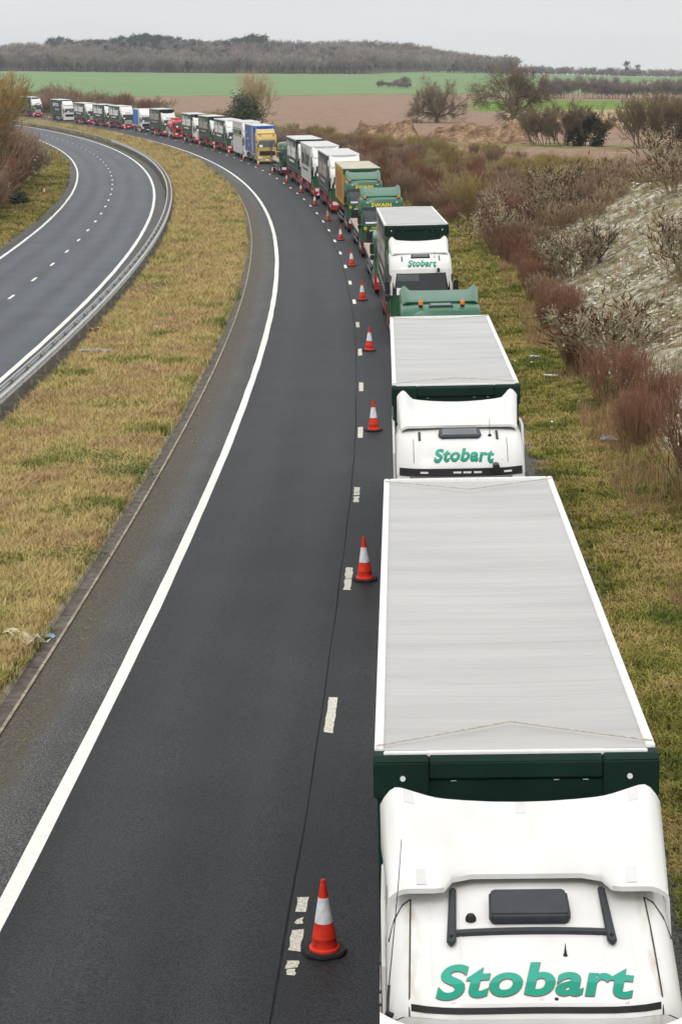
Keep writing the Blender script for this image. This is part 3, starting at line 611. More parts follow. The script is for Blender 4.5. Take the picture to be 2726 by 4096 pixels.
# ------------------------------------------------------------------ trailers
def trailer_curtain(root, y0, Lt, H, body=P_curt, head=P_head, headp=P_headp, roof=P_roof, rail=P_rail, zb=1.20, hw=1.285, skirt=P_skirt, straps=True, near=False, text=None, text_mat=P_txtw, sub=True, front_white=False):
    y1 = y0 + Lt
    t = MB(); t.box(-hw + .03, hw - .03, y0 + .12, y1 - .02, zb, H - .10); tb = t.build('trailer_body', body, root)
    # front wall with recessed panel and corner posts
    g = MB(); g.box(-hw + .12, hw - .12, y0 + .02, y0 + .119, zb, H - .12); hb = g.build('headboard', head if not front_white else P_white, tb)
    for sx in (-1, 1):
        g = MB(); g.box(min(sx * (hw - .34), sx * (hw - .02)), max(sx * (hw - .34), sx * (hw - .02)), y0 + .0, y0 + .018, zb, H - .44); g.build('front_post', headp if not front_white else P_white, hb)
        g = MB(); g.box(min(sx * (hw - .40), sx * (hw - .345)), max(sx * (hw - .40), sx * (hw - .345)), y0 - .005, y0 + .019, zb, H - .44); g.build('post_gap', P_black, hb)
        if not front_white:
            a, b = sorted((sx * (hw - .50), sx * (hw + .012)))
            g = MB(); g.prism([(y0 - .07, H - .42), (y0 + .15, H - .42), (y0 + .15, H - .02), (y0 - .02, H - .02), (y0 - .07, H - .07)], a, b); cb = g.build('corner_cap', head, hb, bevel=.012)
            g = MB(); g.lathe([(.012, 0), (.026, .0), (.026, .012), (.004, .012)], 10, (sx * (hw - .26), y0 - .072, H - .22)); mk = g.build('marker_lamp', P_sheet, cb)
            for v in mk.data.vertices: v.co = Vector((v.co.x, y0 - .072 - (v.co.z - (H - .22)), H - .22 + (v.co.y - (y0 - .072))))
    if not front_white:
        g = MB(); g.prism([(y0 - .06, H - .23), (y0 + .11, H - .23), (y0 + .11, H - .025), (y0 - .01, H - .025), (y0 - .06, H - .075)], -hw + .51, hw - .51); g.build('top_beam', head, hb, bevel=.01)
        if near:
            g = MB(); g.box(-.92, .92, y0 - .012, y0 + .019, zb + .2, H - .26); g.build('head_panel', head, hb, bevel=.006)
            for xx in (-.6, .35, .62): MB().box(xx, xx + .05, y0 - .014, y0 - .0125, H - .272, H - .265).build('paint_chip', P_sheet, hb)
            MB().box(.905, .915, y0 - .014, y0 - .0125, H - .40, H - .30).build('paint_chip', P_sheet, hb)
            for xx in (-1.2, -1.05, -.98, -.85, .85, .98, 1.04, 1.2): MB().box(xx - .012, xx + .012, y0 + .03, y0 + .055, H - .02, H - .008).build('rivet', P_char, hb)
    else:
        g = MB(); g.box(-hw, hw, y0 - .01, y0 + .119, H - .119, H - .02); g.build('top_beam', P_white, hb, bevel=.01)
    # roof: sagging skin between white rails
    nseg = int(Lt / .25) if near else max(6, int(Lt / 1.2)); rg = np.random.default_rng(int(abs(y0 * 100) + Lt * 10 + H * 77))
    rip = np.convolve(rg.normal(0, 1, nseg + 9), np.ones(2) / 2, 'same')
    def rf(x, i):
        y = y0 + .05 + (Lt - .1) * i / nseg; e_ = 1 - (x / hw) ** 2
        return (x, y, H - .025 + (.006 * rip[int(i)] * (e_ + .25) if near else .0) - .02 * e_ + (.004 * math.sin(i * 2.4) if near else 0))
    g = MB(); g.grid(rf, list(np.linspace(-hw + .04, hw - .04, 9)), list(range(nseg + 1)))
    rf_o = g.build('roof_skin', roof, tb, smooth=True)
    for sx in (-1, 1):
        a, b = sorted((sx * (hw - .085), sx * hw)); g = MB(); g.box(a, b, y0 + .16, y1, H - .12, H + .004); g.build('roof_rail', rail, tb, bevel=.012)
    g = MB(); g.box(-hw + .086, hw - .086, y1 - .08, y1 + .01, H - .12, H + .002); g.build('rear_rail', rail, tb, bevel=.01)
    if near:
        g = MB(); g.box(-hw + .086, hw - .086, y0 + .02, y0 + .07, H - .05, H + .003); g.build('front_rail', rail, tb, bevel=.008)
        for a, b, c_ in ((.55, .2, .0), (Lt - .55, Lt - .25, .0)):
            pts = [(-hw + .02, y0 + b if a < 2 else y0 + b, H + .012), (0, y0 + a + (.35 if a < 2 else -.35), H + .004), (hw - .02, y0 + b + .05, H + .012)]
            g = MB(); g.tube(pts, .009, 5); g.build('roof_cord', P_rope, tb)
    # rear doors
    for a_, b_ in ((-hw + .02, -.005), (.005, hw - .02)): MB().box(a_, b_, y1 - .02, y1 + .02, zb, H - .13).build('rear_door', P_white, tb)
    if straps:
        for z, h in ((zb + .06, .05), (zb + .30, .028), (zb + .44, .022)):
            for sx in (-1, 1):
                g = MB(); a, b = sorted((sx * (hw - .028), sx * (hw + .004))); g.box(a, b, y0 + .2, y1 - .1, z, z + h); g.build('curtain_strap', P_alu if z < zb + .1 else P_txtf, tb)
        n = int(Lt / .65); g = MB()
        for i in range(n):
            y = y0 + .4 + i * (Lt - .8) / (n - 1); g.box(-hw - .012, -hw + .03, y - .02, y + .02, zb + .05, zb + .48)
        bk = g.build('strap_buckles', P_txtg, tb); bk['kind'] = 'stuff'
    if text:
        side_text(text, tb, hw - .024, y1 - .07 * Lt, y0 + .12 * Lt, H - 1.95, H - .36, text_mat, .065)
        if sub:
            g = MB(); g.box(-hw + .022, -hw + .032, y1 - .24 * Lt, y1 - .16 * Lt, H - 2.42, H - 2.14); g.build('side_emblem', P_txtr, tb)
            g = MB()
            for i in range(26):
                y = y1 - .27 * Lt - i * Lt * .016
                if i in (6, 14): continue
                g.box(-hw + .024, -hw + .03, y - Lt * .012, y, H - 2.40, H - 2.20 + .05 * (i % 3 == 0))
            g.build('slogan_line', text_mat, tb)['kind'] = 'stuff'
    running_gear(root, y0, Lt, zb, skirt); return tb
def running_gear(root, y0, Lt, zb, skirt, tri=True):
    y1 = y0 + Lt
    for a_ in (-.5, .38): MB().box(a_, a_ + .12, y0 + .6, y1 - .3, zb - .28, zb - .002).build('chassis_beam', P_chas, root)
    g = MB(); g.box(-.45, .45, 1.2, y0 + 3.1, .62, .9); g.build('tractor_chassis', P_chas, root)
    axle(root, 1.38, True); axle(root, y0 + 1.25)
    for i in range(3): axle(root, y1 - 1.5 - i * 1.31)
    for sx in (-1, 1):
        a, b = sorted((sx * 1.0, sx * 1.235)); ya, yb_ = y0 + 2.7, y1 - 5.0
        if skirt:
            g = MB(); g.box(a, b, ya, yb_, .48, 1.08); g.build('side_skirt', skirt, root, bevel=.02)
            g = MB(); g.box(a, b, y1 - .75, y1 - .05, .5, 1.1); g.build('rear_skirt', skirt, root, bevel=.02)
        else:
            for z in (.5, .82):
                g = MB(); g.box(a if sx < 0 else b - .03, a + .03 if sx < 0 else b, ya, yb_, z, z + .12); g.build('side_guard', P_alu, root)
        g = MB(); g.tube([(sx * .8, y0 + 2.45, .35), (sx * .8, y0 + 2.45, zb - .01)], .06, 6); g.build('landing_leg', P_chas, root)
        g = MB(); g.box(a, b, 2.3, y0 + .55, .45, 1.0); g.build('fuel_tank', skirt or P_alu, root, bevel=.04)
def trailer_flat(root, y0, Lt, zb=1.28, stakes=False):
    y1 = y0 + Lt; hw = 1.25; fr = MB(); fr.box(-hw, hw, y0, y1, zb - .16, zb - .02); tb = fr.build('flatbed', P_chas, root, bevel=.01)
    n = int(Lt / .3)
    for i in range(n):
        g = MB(); a = y0 + i * Lt / n; g.box(-hw + .05, hw - .05, a + .006, a + Lt / n - .006, zb - .019, zb + .015 + .004 * (i % 3)); g.build('plank', P_wood, tb)
    for sx in (-1, 1):
        a, b = sorted((sx * (hw - .048), sx * (hw + .01))); g = MB(); g.box(a, b, y0, y1, zb - .12, zb + .035); g.build('side_rave', P_alu if not stakes else P_swain, tb, bevel=.008)
    if stakes:
        m = M('rusty_stake', (.10, .045, .03), rough=.8, var=.25)
        for y in (y1 - .6, y1 - 2.4):
            for sx in (-1.1, -.35, .4, 1.1):
                if y > y1 - 1 or abs(sx) > 1:
                    g = MB(); g.box(sx - .05, sx + .05, y - .05, y + .05, zb + .018, zb + 1.75); g.build('stake', m, tb)
        g = MB(); g.tube([(-1.1, y1 - .6, zb + .9), (-.3, y1 - .66, zb + .7), (1.1, y1 - .6, zb + .85)], .02, 5); g.build('strap', P_sheet, tb)
    running_gear(root, y0, Lt, zb, None); return tb
def sign(c, txt, x, parent=None, w=.34, h=.24):
    z = c.S['ws'][0] + .04; y = c.front(x, z) - .02
    g = MB(); g.grid(lambda a, b: (a, c.front(a, b) - .018, b), [x, x + w / 2, x + w], [z, z + h]); s_ = g.build('paper_sign', P_sheet, c.ws)
    if txt: lettering(txt, s_, lambda u, v: (x + w * (.38 + .24 * u), c.front(x + w * .5, z + h * .5) - .024, z + h * (.2 + .6 * v)), T_dark, .01, name='sign_number')
def lorry(label, rc_, sf, Ltot, group='lorries queueing along the lane', rr=None):
    root = empty('lorry', frame(rc_, sf, Ltot, rr=rr)); tag(root, label, 'lorry', group); return root
def scania_stobart(root, kind='scania', text='Stobart', defl_z=4.0, lower=P_green, bumper=P_red, sgn=True, upper=P_white):
    c = cab(root, kind, upper, lower, bumper, grille='slats', grille_m=P_white)
    zt = c.roofz(0, 1.0)
    d, fn = deflector(root, upper, 1.0, 2.25, zt + .06, defl_z, 1.2)
    fairings(root, upper if lower is P_white else lower)
    y0 = .12
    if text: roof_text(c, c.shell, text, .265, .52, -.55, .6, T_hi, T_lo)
    for sx in (-1, 1):    # pale swirl on the green door
        g = MB(); q = sx * 1.238
        pts = [(.45, 1.25), (.95, 1.75), (1.25, 1.5), (1.75, 1.85), (1.6, 1.45), (1.2, 1.15), (.95, 1.35), (.6, 1.05)]
        g.add([(q, a, b) for a, b in pts], [(0, 1, 6, 7), (1, 2, 5, 6), (2, 3, 4, 5)]); 
        if lower is P_green: g.build('door_swirl', P_lgreen, c.shell)
    if sgn: sign(c, '', -.95)
    return c
# ================================================================== the queue of lorries, nearest first
# 1: nearest, older cab with separate roof deflector
root = lorry('nearest lorry, white cab roof with large green Stobart lettering and grey trailer roof', 2.59, -62.45, 16.3, rr=2.29)
def stained(name):
    m = P_white.copy(); m.name = name; n, l, p = nodes(m); bc = p.inputs['Base Color'].links[0].from_socket
    tcn = n.new('ShaderNodeTexCoord'); sp_ = n.new('ShaderNodeSeparateXYZ'); l.new(tcn.outputs['Object'], sp_.inputs[0])
    ab = n.new('ShaderNodeMath'); ab.operation = 'ABSOLUTE'; l.new(sp_.outputs[0], ab.inputs[0])
    s1 = n.new('ShaderNodeMath'); s1.operation = 'SUBTRACT'; l.new(ab.outputs[0], s1.inputs[0]); s1.inputs[1].default_value = .985
    a2 = n.new('ShaderNodeMath'); a2.operation = 'ABSOLUTE'; l.new(s1.outputs[0], a2.inputs[0])
    mr = n.new('ShaderNodeMapRange'); mr.inputs['From Min'].default_value = .09; mr.inputs['From Max'].default_value = .0; mr.inputs['To Max'].default_value = .9; l.new(a2.outputs[0], mr.inputs['Value'])
    mg = n.new('ShaderNodeMapping'); mg.inputs['Scale'].default_value = (9, 2.5, 2.5); l.new(tcn.outputs['Object'], mg.inputs[0])
    no = n.new('ShaderNodeTexNoise'); no.inputs['Scale'].default_value = 1.5; no.inputs['Detail'].default_value = 6; l.new(mg.outputs[0], no.inputs['Vector'])
    m2 = n.new('ShaderNodeMapRange'); m2.inputs['From Min'].default_value = .45; m2.inputs['From Max'].default_value = .72; l.new(no.outputs[0], m2.inputs['Value'])
    mu = n.new('ShaderNodeMath'); mu.operation = 'MULTIPLY'; l.new(mr.outputs[0], mu.inputs[0]); l.new(m2.outputs[0], mu.inputs[1])
    mx_ = n.new('ShaderNodeMix'); mx_.data_type = 'RGBA'; l.new(mu.outputs[0], mx_.inputs[0]); l.new(bc, mx_.inputs[6]); mx_.inputs[7].default_value = (.50, .42, .29, 1); l.new(mx_.outputs[2], p.inputs['Base Color']); return m
P_whiteS = stained('paint_white_stained')
c = cab(root, 'scania_old', P_whiteS, P_green, P_white, grille='slats', grille_m=P_white, W=1.20, yb=2.35)
d1, f1 = deflector(root, P_white, 1.27, 2.46, 3.67, 4.05, 1.25, wing=.13, dip=.06, round_=.20, cut=.30, soft=True)
for (u, v) in ((-.76, .10), (.74, .10), (0.0, .92), (-.80, .92), (.80, .92)):      # taped pads on the deflector
    p = Vector(f1(u, v)); a = Vector(f1(u + .035, v)) - p; b = Vector(f1(u, v + .07)) - p
    n_ = a.cross(b).normalized() * .004; g = MB(); g.add([p - a - b + n_, p + a - b + n_, p + a + b + n_, p - a + b + n_, p - a - b - n_, p + a - b - n_, p + a + b - n_, p - a + b - n_], [(0, 1, 2, 3), (0, 1, 5, 4), (1, 2, 6, 5), (2, 3, 7, 6), (3, 0, 4, 7)])
    g.build('deflector_pad', M('pad_grey_white', (.66, .65, .63), rough=.6, var=.05), d1)
rz = c.roofz
g = MB(); g.grid(lambda x, v: (x, c.front(x, 3.02) + .012 + v, rz(x, c.front(x, 3.02) + .012 + v) + .012), list(np.linspace(-1.0, 1.0, 17)), [.0, .011, .022]); g.build('black_strip', P_black, c.shell)
m_seam = M('panel_gap', (.05, .045, .035), rough=.8, var=.3)
for sx in (-1, 1):
    ys_ = list(np.linspace(.29, 1.45, 14)); g = MB(); g.tube([(sx * (1.02 - .02 * y), y, rz(1.0, y) + .002) for y in ys_], .007, 5); g.build('panel_seam', m_seam, c.shell)
    g = MB(); g.tube([(sx * .99, 1.45, rz(.99, 1.45) + .003), (sx * 1.06, 1.40, rz(1.06, 1.4) + .004), (sx * 1.13, 1.28, rz(1.13, 1.28) + .004), (sx * 1.18, 1.1, rz(1.18, 1.1) + .006)], .006, 5); g.build('panel_seam', m_seam, c.shell)
    for x_ in (.58, .82):
        g = MB(); g.tube([(sx * x_, y, rz(x_, y) - .009) for y in np.linspace(.45, 1.4, 9)], .012, 6); g.build('roof_rib', P_white, c.shell, smooth=True)
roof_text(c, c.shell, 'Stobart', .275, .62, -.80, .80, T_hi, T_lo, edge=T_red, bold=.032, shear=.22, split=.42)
# roof hatch and its dark carrying frame
hz = rz(0, 1.0)
g = MB(); g.plate([(-.34, 1.06), (-.31, 1.03), (.31, 1.03), (.34, 1.06), (.33, 1.36), (.29, 1.39), (-.29, 1.39), (-.33, 1.36)], 0, .10)
g.v = [(x, y, z + rz(0, y)) for x, y, z in g.v]; g.build('roof_hatch', P_char, c.shell, bevel=.025, seg=3, smooth=True)
g = MB(); g.grid(lambda x, t: (x, .93 + t * .07, rz(x, .93) + .035 + .012 * math.sin(t * 3)), list(np.linspace(-.66, .66, 9)), [0, .5, 1]); g.grid(lambda x, t: (x, .93, rz(x, .93) + .035 * t), list(np.linspace(-.66, .66, 9)), [0, 1]); g.build('frame_bar', P_char, c.shell)
for sx in (-1, 1):
    g = MB(); pr = [(sx * .66 - .04, .83), (sx * .66, .79), (sx * .66 + .04, .83), (sx * .63 + .03, 1.5), (sx * .63 - .03, 1.5)]; g.plate(pr, .015, .055); g.v = [(x, y, z + rz(x, y)) for x, y, z in g.v]; ar = g.build('frame_arm', P_char, c.shell, bevel=.012)
    g = MB(); g.lathe([(.002, .0), (.014, 0), (.014, .012), (.002, .012)], 8, (sx * .66, .88, rz(.66, .88) + .05)); g.build('bolt', P_black, ar)
g = MB(); g.lathe([(.045, 0), (.045, .03), (.03, .055), (.005, .06)], 14, (-.49, 1.12, rz(.49, 1.12) - .003)); g.build('roof_knob', P_black, c.shell, smooth=True)
g = MB(); g.lathe([(.02, 0), (.012, .02), (.004, .09), (.002, .11)], 8, (.265, .70, rz(.265, .70) - .003)); g.build('stub_aerial', P_black, c.shell)
for x_ in (.16,):
    g = MB(); g.lathe([(.016, -.004), (.016, .008), (.004, .01)], 10, (x_, .255, rz(x_, .255))); g.build('bolt', P_black, c.shell)
for x_ in (-.66, .04, .72):
    g = MB(); g.lathe([(.02, -.004), (.016, .006), (.004, .01)], 10, (x_, .262, rz(x_, .262))); g.build('white_cap', P_white, c.shell, smooth=True)
g = MB(); g.tube([(-1.15, .28, 3.0), (-1.20, .27, 3.03)], .025, 8).tube([(-1.19, .27, 3.03), (-1.175, .42, 3.20)], .012, 6); ae = g.build('aerial_foot', P_black, c.shell)
g = MB(); g.tube([(-1.175, .42, 3.20), (-1.09, 1.1, 3.78), (-1.06, 1.5, 4.02)], [.005, .004, .003], 5); g.build('aerial_whip', P_black, ae)
vz = [1.25 * math.sin(math.radians(a)) for a in range(-90, 91, 9)]; vy = lambda x: .30 * (abs(x) / 1.25) ** 5; vu = lambda x: .05 * (abs(x) / 1.25) ** 3
g = MB(); g.grid(lambda x, t: (x, vy(x) - .05 - .30 * t, 3.0 + vu(x) + .012 * math.sin(t * 3.1) - .10 * t * t), vz, [0, .1, .3, .6, .9, 1]); g.grid(lambda x, t: (x, vy(x) - .35 + .02 * t, 2.90 + vu(x) - .14 * t), vz, [0, .5, 1]); g.grid(lambda x, t: (x, vy(x) - .05 + .0 * t, 3.0 + vu(x) - .05 * t), vz, [0, 1]); g.build('sun_visor', P_white, c.shell, smooth=True)
fairings(root, P_white, W=1.195, y0=1.5, y1=2.62, z1=3.36)
lettering('eddiestobart.com', c.shell, lambda u, v: (-1.207 + .0 * v, 1.75 - 1.35 * u, 2.95 + .22 * v - .10 * u), T_dark, .02, .2)
g = MB(); g.add([(-1.2045, a, b) for a, b in ((.45, 1.2), (1.1, 1.9), (1.3, 1.5), (.9, 1.1))], [(0, 1, 2, 3)]); g.build('door_swirl', P_lgreen, c.shell)
trailer_curtain(root, 3.1, 13.1, 4.24, near=True, hw=1.305)
# 2
root = lorry('second lorry, white cab with green Stobart lettering behind the nearest trailer', 2.33, -39.45, 15, rr=2.21)
c = cab(root, 'scania_new', P_white, P_green, P_red, grille='slats', grille_m=P_white, W=1.24, yb=2.3)
deflector(root, P_white, 1.18, 2.22, 3.70, 4.12, 1.2, wing=.16, dip=.12, round_=.16, cut=.0)
rz = c.roofz
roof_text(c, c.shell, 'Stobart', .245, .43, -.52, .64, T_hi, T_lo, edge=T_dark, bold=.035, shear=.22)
g = MB(); g.plate([(-.42, .78), (-.36, .68), (.36, .68), (.42, .78), (.39, 1.08), (.35, 1.12), (-.35, 1.12), (-.39, 1.08)], .01, .05); g.v = [(x, y, z + rz(0, y)) for x, y, z in g.v]; g.build('roof_hatch', P_char, c.shell, bevel=.015)
g = MB(); g.plate([(-.34, .76), (.34, .76), (.33, 1.06), (-.33, 1.06)], .051, .056); g.v = [(x, y, z + rz(0, y)) for x, y, z in g.v]; g.build('hatch_glass', P_glassg, c.shell)
for x_ in (-.78, .72):
    g = MB(); g.box(x_ - .022, x_ + .022, .70, 1.05, 0, .03); g.v = [(x, y, z + rz(x, y)) for x, y, z in g.v]; g.build('roof_bar', P_black, c.shell)
g = MB(); g.lathe([(.04, -.01), (.035, .02), (.006, .05), (.003, .34)], 8, (.58, .84, rz(.58, .84))); g.build('aerial', P_black, c.shell)
c.patch('visor_band', -1.18, 1.18, 2.88, 3.03, P_black, .03)
for x_ in (-.78, -.15, .04, .24, .82):
    g = MB(); g.grid(lambda a, b: (a, c.front(a, b) - .04, b), [x_, x_ + .15], [2.94, 2.975]); g.build('marker_light', P_lamp, c.shell)
g = MB(); g.box(.60, .72, -.12, .2, 2.96, 3.14); g.build('camera_bracket', P_black, c.shell, bevel=.02)
g = MB(); g.tube([(-.8, .31, rz(.8, .31)), (.0, .27, rz(0, .27)), (.8, .31, rz(.8, .31))], .004, 4); g.build('panel_seam', m_seam, c.shell)
for sx in (-1, 1):
    g = MB(); g.tube([(sx * .9, y, rz(.9, y) + .0) for y in np.linspace(.32, .8, 8)], .005, 4); g.build('panel_seam', m_seam, c.shell)
fairings(root, P_white, W=1.24, y0=1.5, y1=2.5, z1=3.6)
trailer_curtain(root, 2.75, 12.0, 4.27, near=True, roof=P_roof2)
# 3: green cab with beacons and flatbed
root = lorry('green cab with two amber roof beacons between the second and third box trailers', 2.53, -16.0, 15)
c = cab(root, 'daf', P_swain, P_swain, P_red, grille='dark')
deflector(root, P_swain, 1.05, 2.25, 3.58, 3.82, 1.24, wing=.16, dip=.02, round_=.2)
for x_ in (-.62, .66): beacon(c.shell, x_, .55, c.roofz(x_, .55))
g = MB(); g.plate([(-.38, .45), (.38, .45), (.34, .85), (-.34, .85)], .0, .04); g.v = [(x, y, z + c.roofz(0, y)) for x, y, z in g.v]; g.build('roof_hatch', P_char, c.shell, bevel=.015)
g = MB(); g.plate([(-.31, .51), (.31, .51), (.29, .80), (-.29, .80)], .0405, .046); g.v = [(x, y, z + c.roofz(0, y)) for x, y, z in g.v]; g.build('hatch_glass', P_glassg, c.shell)
trailer_flat(root, 2.9, 12.2)
# 4
root = lorry('lorry with Stobart over a dark windscreen showing paper number 4', 2.49, 2.2, 15.6, rr=2.39)
c = scania_stobart(root, 'scania', None, 4.0, sgn=False)
roof_text(c, c.shell, 'Stobart', .265, .50, -.52, .62, T_hi, T_lo, edge=T_dark)
sign(c, '4', -.98, w=.36, h=.27)
rz = c.roofz
g = MB(); g.plate([(-.38, .62), (.38, .62), (.36, .88), (-.36, .88)], .0, .04); g.v = [(x, y, z + rz(0, y)) for x, y, z in g.v]; hh = g.build('roof_hatch', P_black, c.shell, bevel=.012)
g = MB(); g.plate([(-.32, .66), (.32, .66), (.30, .84), (-.30, .84)], .0405, .045); g.v = [(x, y, z + rz(0, y)) for x, y, z in g.v]; g.build('hatch_glass', P_glassg, hh)
for x_ in (-.74, .74):
    g = MB(); g.box(x_ - .02, x_ + .02, .5, .8, 0, .03); g.v = [(x, y, z + rz(x, y)) for x, y, z in g.v]; g.build('roof_bar', P_black, c.shell)
g = MB(); g.lathe([(.03, -.01), (.006, .04), (.003, .3)], 8, (.56, .7, rz(.56, .7))); g.build('aerial', P_black, c.shell)
g = MB(); g.box(.62, .72, -.03, .2, 2.84, 3.0); g.build('camera_bracket', P_black, c.shell, bevel=.02)
g = MB(); g.grid(lambda x, z: (x, c.front(x, z) - .0135, z), list(np.linspace(-.95, -.1, 5)), [2.50, 2.76]); g.build('sun_blind', P_glassg, c.ws)
trailer_curtain(root, 3.3, 11.6, 4.48, hw=1.3, body=P_curtg, roof=P_roof2, near=True, text='Eddie Stobart', text_mat=P_txtf, headp=P_green)
# 5: flatbed hidden behind trailer 4
root = lorry('flatbed lorry with bare plank deck, its cab behind the fourth trailer', 2.30, 20.6, 15.5)
c = cab(root, 'low', P_swain, P_swain, P_red, grille='dark'); trailer_flat(root, 2.9, 12.4)
def swain(label, rc_, sf, low_text, num):
    root = lorry(label, rc_, sf, 15.5, 'green haulage cabs with yellow lettering')
    c = cab(root, 'daf', P_swain, P_green, M('bumper_maroon', (.10, .015, .02), rough=.4, var=.1), grille='dark', glass=P_glassg)
    deflector(root, P_swain, .75, 2.2, 3.56, 4.02, 1.2, wing=.12, dip=.05, round_=.2)
    fl = lambda x0, x1, z0, z1, o=.012: (lambda u, v: (x0 + (x1 - x0) * u, c.front(x0 + (x1 - x0) * u, z0 + (z1 - z0) * v) - o, z0 + (z1 - z0) * v))
    lettering('SWAIN', c.shell, fl(-.62, .55, 2.98, 3.19), P_txty, .035)
    c.patch('visor_band', -1.2, 1.2, 2.79, 2.95, P_char, .05)
    lettering(low_text, c.shell, fl(-.62, .62, 1.72, 1.85), P_txty, .03)
    lettering('DAF', c.shell, fl(-.75, -.35, 1.58, 1.68), P_txtw, .03)
    g = MB(); g.lathe([(.01, 0), (.10, 0), (.10, .012), (.01, .012)], 16, (0, 0, 0)); b_ = g.build('fleet_badge', P_txty, c.shell); b_.rotation_euler = (math.pi / 2, 0, -.3); b_.location = (-1.0, c.front(1.0, 1.72) - .01, 1.75)
    lettering(num, b_, lambda u, v: (-.055 + .11 * u, -.04 + .08 * v, .013), P_green, .02)
    for x_ in (-1, 1): beacon(c.shell, x_ * .98, .45, c.roofz(.98, .45)); MB().box(x_ * .85 - .06, x_ * .85 + .06, .05, .10, 3.2, 3.26).build('marker_light', P_lamp, c.shell)
    g = MB(); g.grid(lambda x, z: (x, c.front(x, z) - .018, z), list(np.linspace(-.98, -.25, 5)), [2.02, 2.12]); g.build('paper_sign', P_sheet, c.ws)
    fairings(root, P_swain, y0=1.8, z1=3.3); return root, c
root, c = swain('green SWAIN flatbed lorry with HAULAGE below its windscreen', 2.36, 41.0, 'HAULAGE', '31')
lettering('XF105', c.shell, lambda u, v: (-.2 + .44 * u, c.front(0, 2.85) - .06, 2.83 + .10 * v), P_txty, .03)
trailer_flat(root, 2.9, 12.6)
root, c = swain('green SWAIN lorry pulling a yellow tilt trailer with cream roof', 2.38, 60.6, 'SPECIALIST', '52')
tb = trailer_curtain(root, 2.95, 11.6, 4.22, body=P_curty, head=P_green, headp=P_curty, roof=P_cream, rail=P_cream, skirt=None, straps=False, zb=1.3)
for i in range(8):
    y = 13.0 - i * .95; g = MB(); g.add([(-1.262, y, 1.9), (-1.262, y - .42, 1.9), (-1.262, y - .42 + .22, 3.75), (-1.262, y + .22, 3.75)], [(0, 1, 2, 3)]); g.build('red_stripe', P_txtr, tb)
g = MB(); g.box(-.25, .25, 2.86, 2.885, 3.78, 3.95); nb = g.build('name_board', P_txtr, tb); lettering('SDC', nb, lambda u, v: (-.18 + .36 * u, 2.852, 3.81 + .11 * v), P_txtw, .03)
n = 14
g = MB()
for i in range(40): g.box(-1.28, -1.25, 3.3 + i * .28, 3.42 + i * .28, 1.32, 1.62 + .03 * (i % 3))
g.build('tilt_lacing', M('grimy_strap', (.11, .075, .03), rough=.8, var=.3), tb)['kind'] = 'stuff'
# far queue -----------------------------------------------------------
def stobart(label, rc_, sf, H=4.4, Lt=12.6, body=P_curt, tm=P_txtw, lower=P_green, text='Stobart', white=False, head=P_head, front_white=False, roof=P_roofw, dz=4.0):
    root = lorry(label, rc_, sf, 16, 'dark green curtain trailers lettered Eddie Stobart')
    scania_stobart(root, 'scania', text, dz, lower=lower)
    trailer_curtain(root, 2.95, Lt, H, body=body, text='Eddie Stobart', text_mat=tm, roof=roof, front_white=front_white); return root
stobart('faded grey green Eddie Stobart trailer just behind the yellow one', 2.32, 80.4, 4.42, 12.8, P_curtg, P_txtf, front_white=True, dz=4.3)
root = lorry('white Eddie Stobart box trailer with dark lettering', 2.12, 99.6, 16); scania_stobart(root, 'scania', None, 4.3)
trailer_curtain(root, 2.95, 12.8, 4.45, body=P_white, text='Eddie Stobart', text_mat=P_txtg, roof=P_roofw, straps=False, front_white=True)
for i in range(6): g = MB(); g.add([(-1.0 + i * .34, -.062, .32), (-.85 + i * .34, -.062, .32), (-.7 + i * .34, -.062, .55), (-.85 + i * .34, -.062, .55)], [(0, 1, 2, 3)]); g.build('hazard_stripe', P_sheet, root)
stobart('dark green Eddie Stobart trailer next behind the white box trailer', 2.2, 118.3, 4.45, 12.8)
root = lorry('flatbed lorry carrying rusty stakes, one headlight glowing pale', 2.1, 141.0, 15.6)
c = cab(root, 'daf', P_swain, P_green, M('bumper_maroon', (.10, .015, .02)), grille='dark'); trailer_flat(root, 2.9, 12.0, 1.35, True)
lettering('11', c.shell, lambda u, v: (-1.14 + .2 * u, c.front(1.1, 2.6) - .02, 2.88 + .14 * v), P_txtw, .03)
root = lorry('gold cab with green Jempson nameplate pulling a blue curtain trailer', 2.15, 170.8, 15.6)
c = cab(root, 'man', P_gold, P_gold, P_gold, glass=P_glassg, grille='dark', mirror=P_gold); deflector(root, P_gold, .8, 2.2, 3.62, 4.12, 1.15, wing=.05, dip=.02)
for x_ in (-.75, .85): beacon(c.shell, x_, .5, c.roofz(x_, .5))
g = MB(); g.grid(lambda x, z: (x * (1 - .25 * (3.05 - z) / .2), c.front(x, 3) - .01 + (z - 2.9) * .3, z), list(np.linspace(-.62, .62, 7)), [2.86, 3.05]); nb = g.build('name_panel', P_green, c.shell)
lettering('JEMPSON', nb, lambda u, v: (-.42 + .84 * u, c.front(0, 3) - .035 + (.05 + v * .1) * .3, 2.90 + .12 * v), P_gold, .03); sign(c, '', -.95, w=.4, h=.28)
tb = trailer_curtain(root, 2.95, 11.4, 4.5, body=P_curtf, head=P_blue, headp=P_blue, roof=P_roofw, rail=P_alu, skirt=None, straps=False)
g = MB(); g.box(-1.266, -1.25, 4.2, 6.6, 1.3, 4.3); g.build('pale_panel', M('faded_panel', (.33, .31, .34), rough=.7, var=.1), tb)
for a, b, z, h in ((13.6, 11.4, 3.35, .3), (13.5, 9.3, 2.65, .22), (10.4, 9.3, 1.85, .4)):
    g = MB()
    for i in range(6): g.box(-1.264, -1.25, a - (a - b) * (i + .8) / 6, a - (a - b) * i / 6, z, z + h * (.7 + .3 * (i % 2)))
    g.build('faded_lettering', P_txtf, tb)['kind'] = 'stuff'
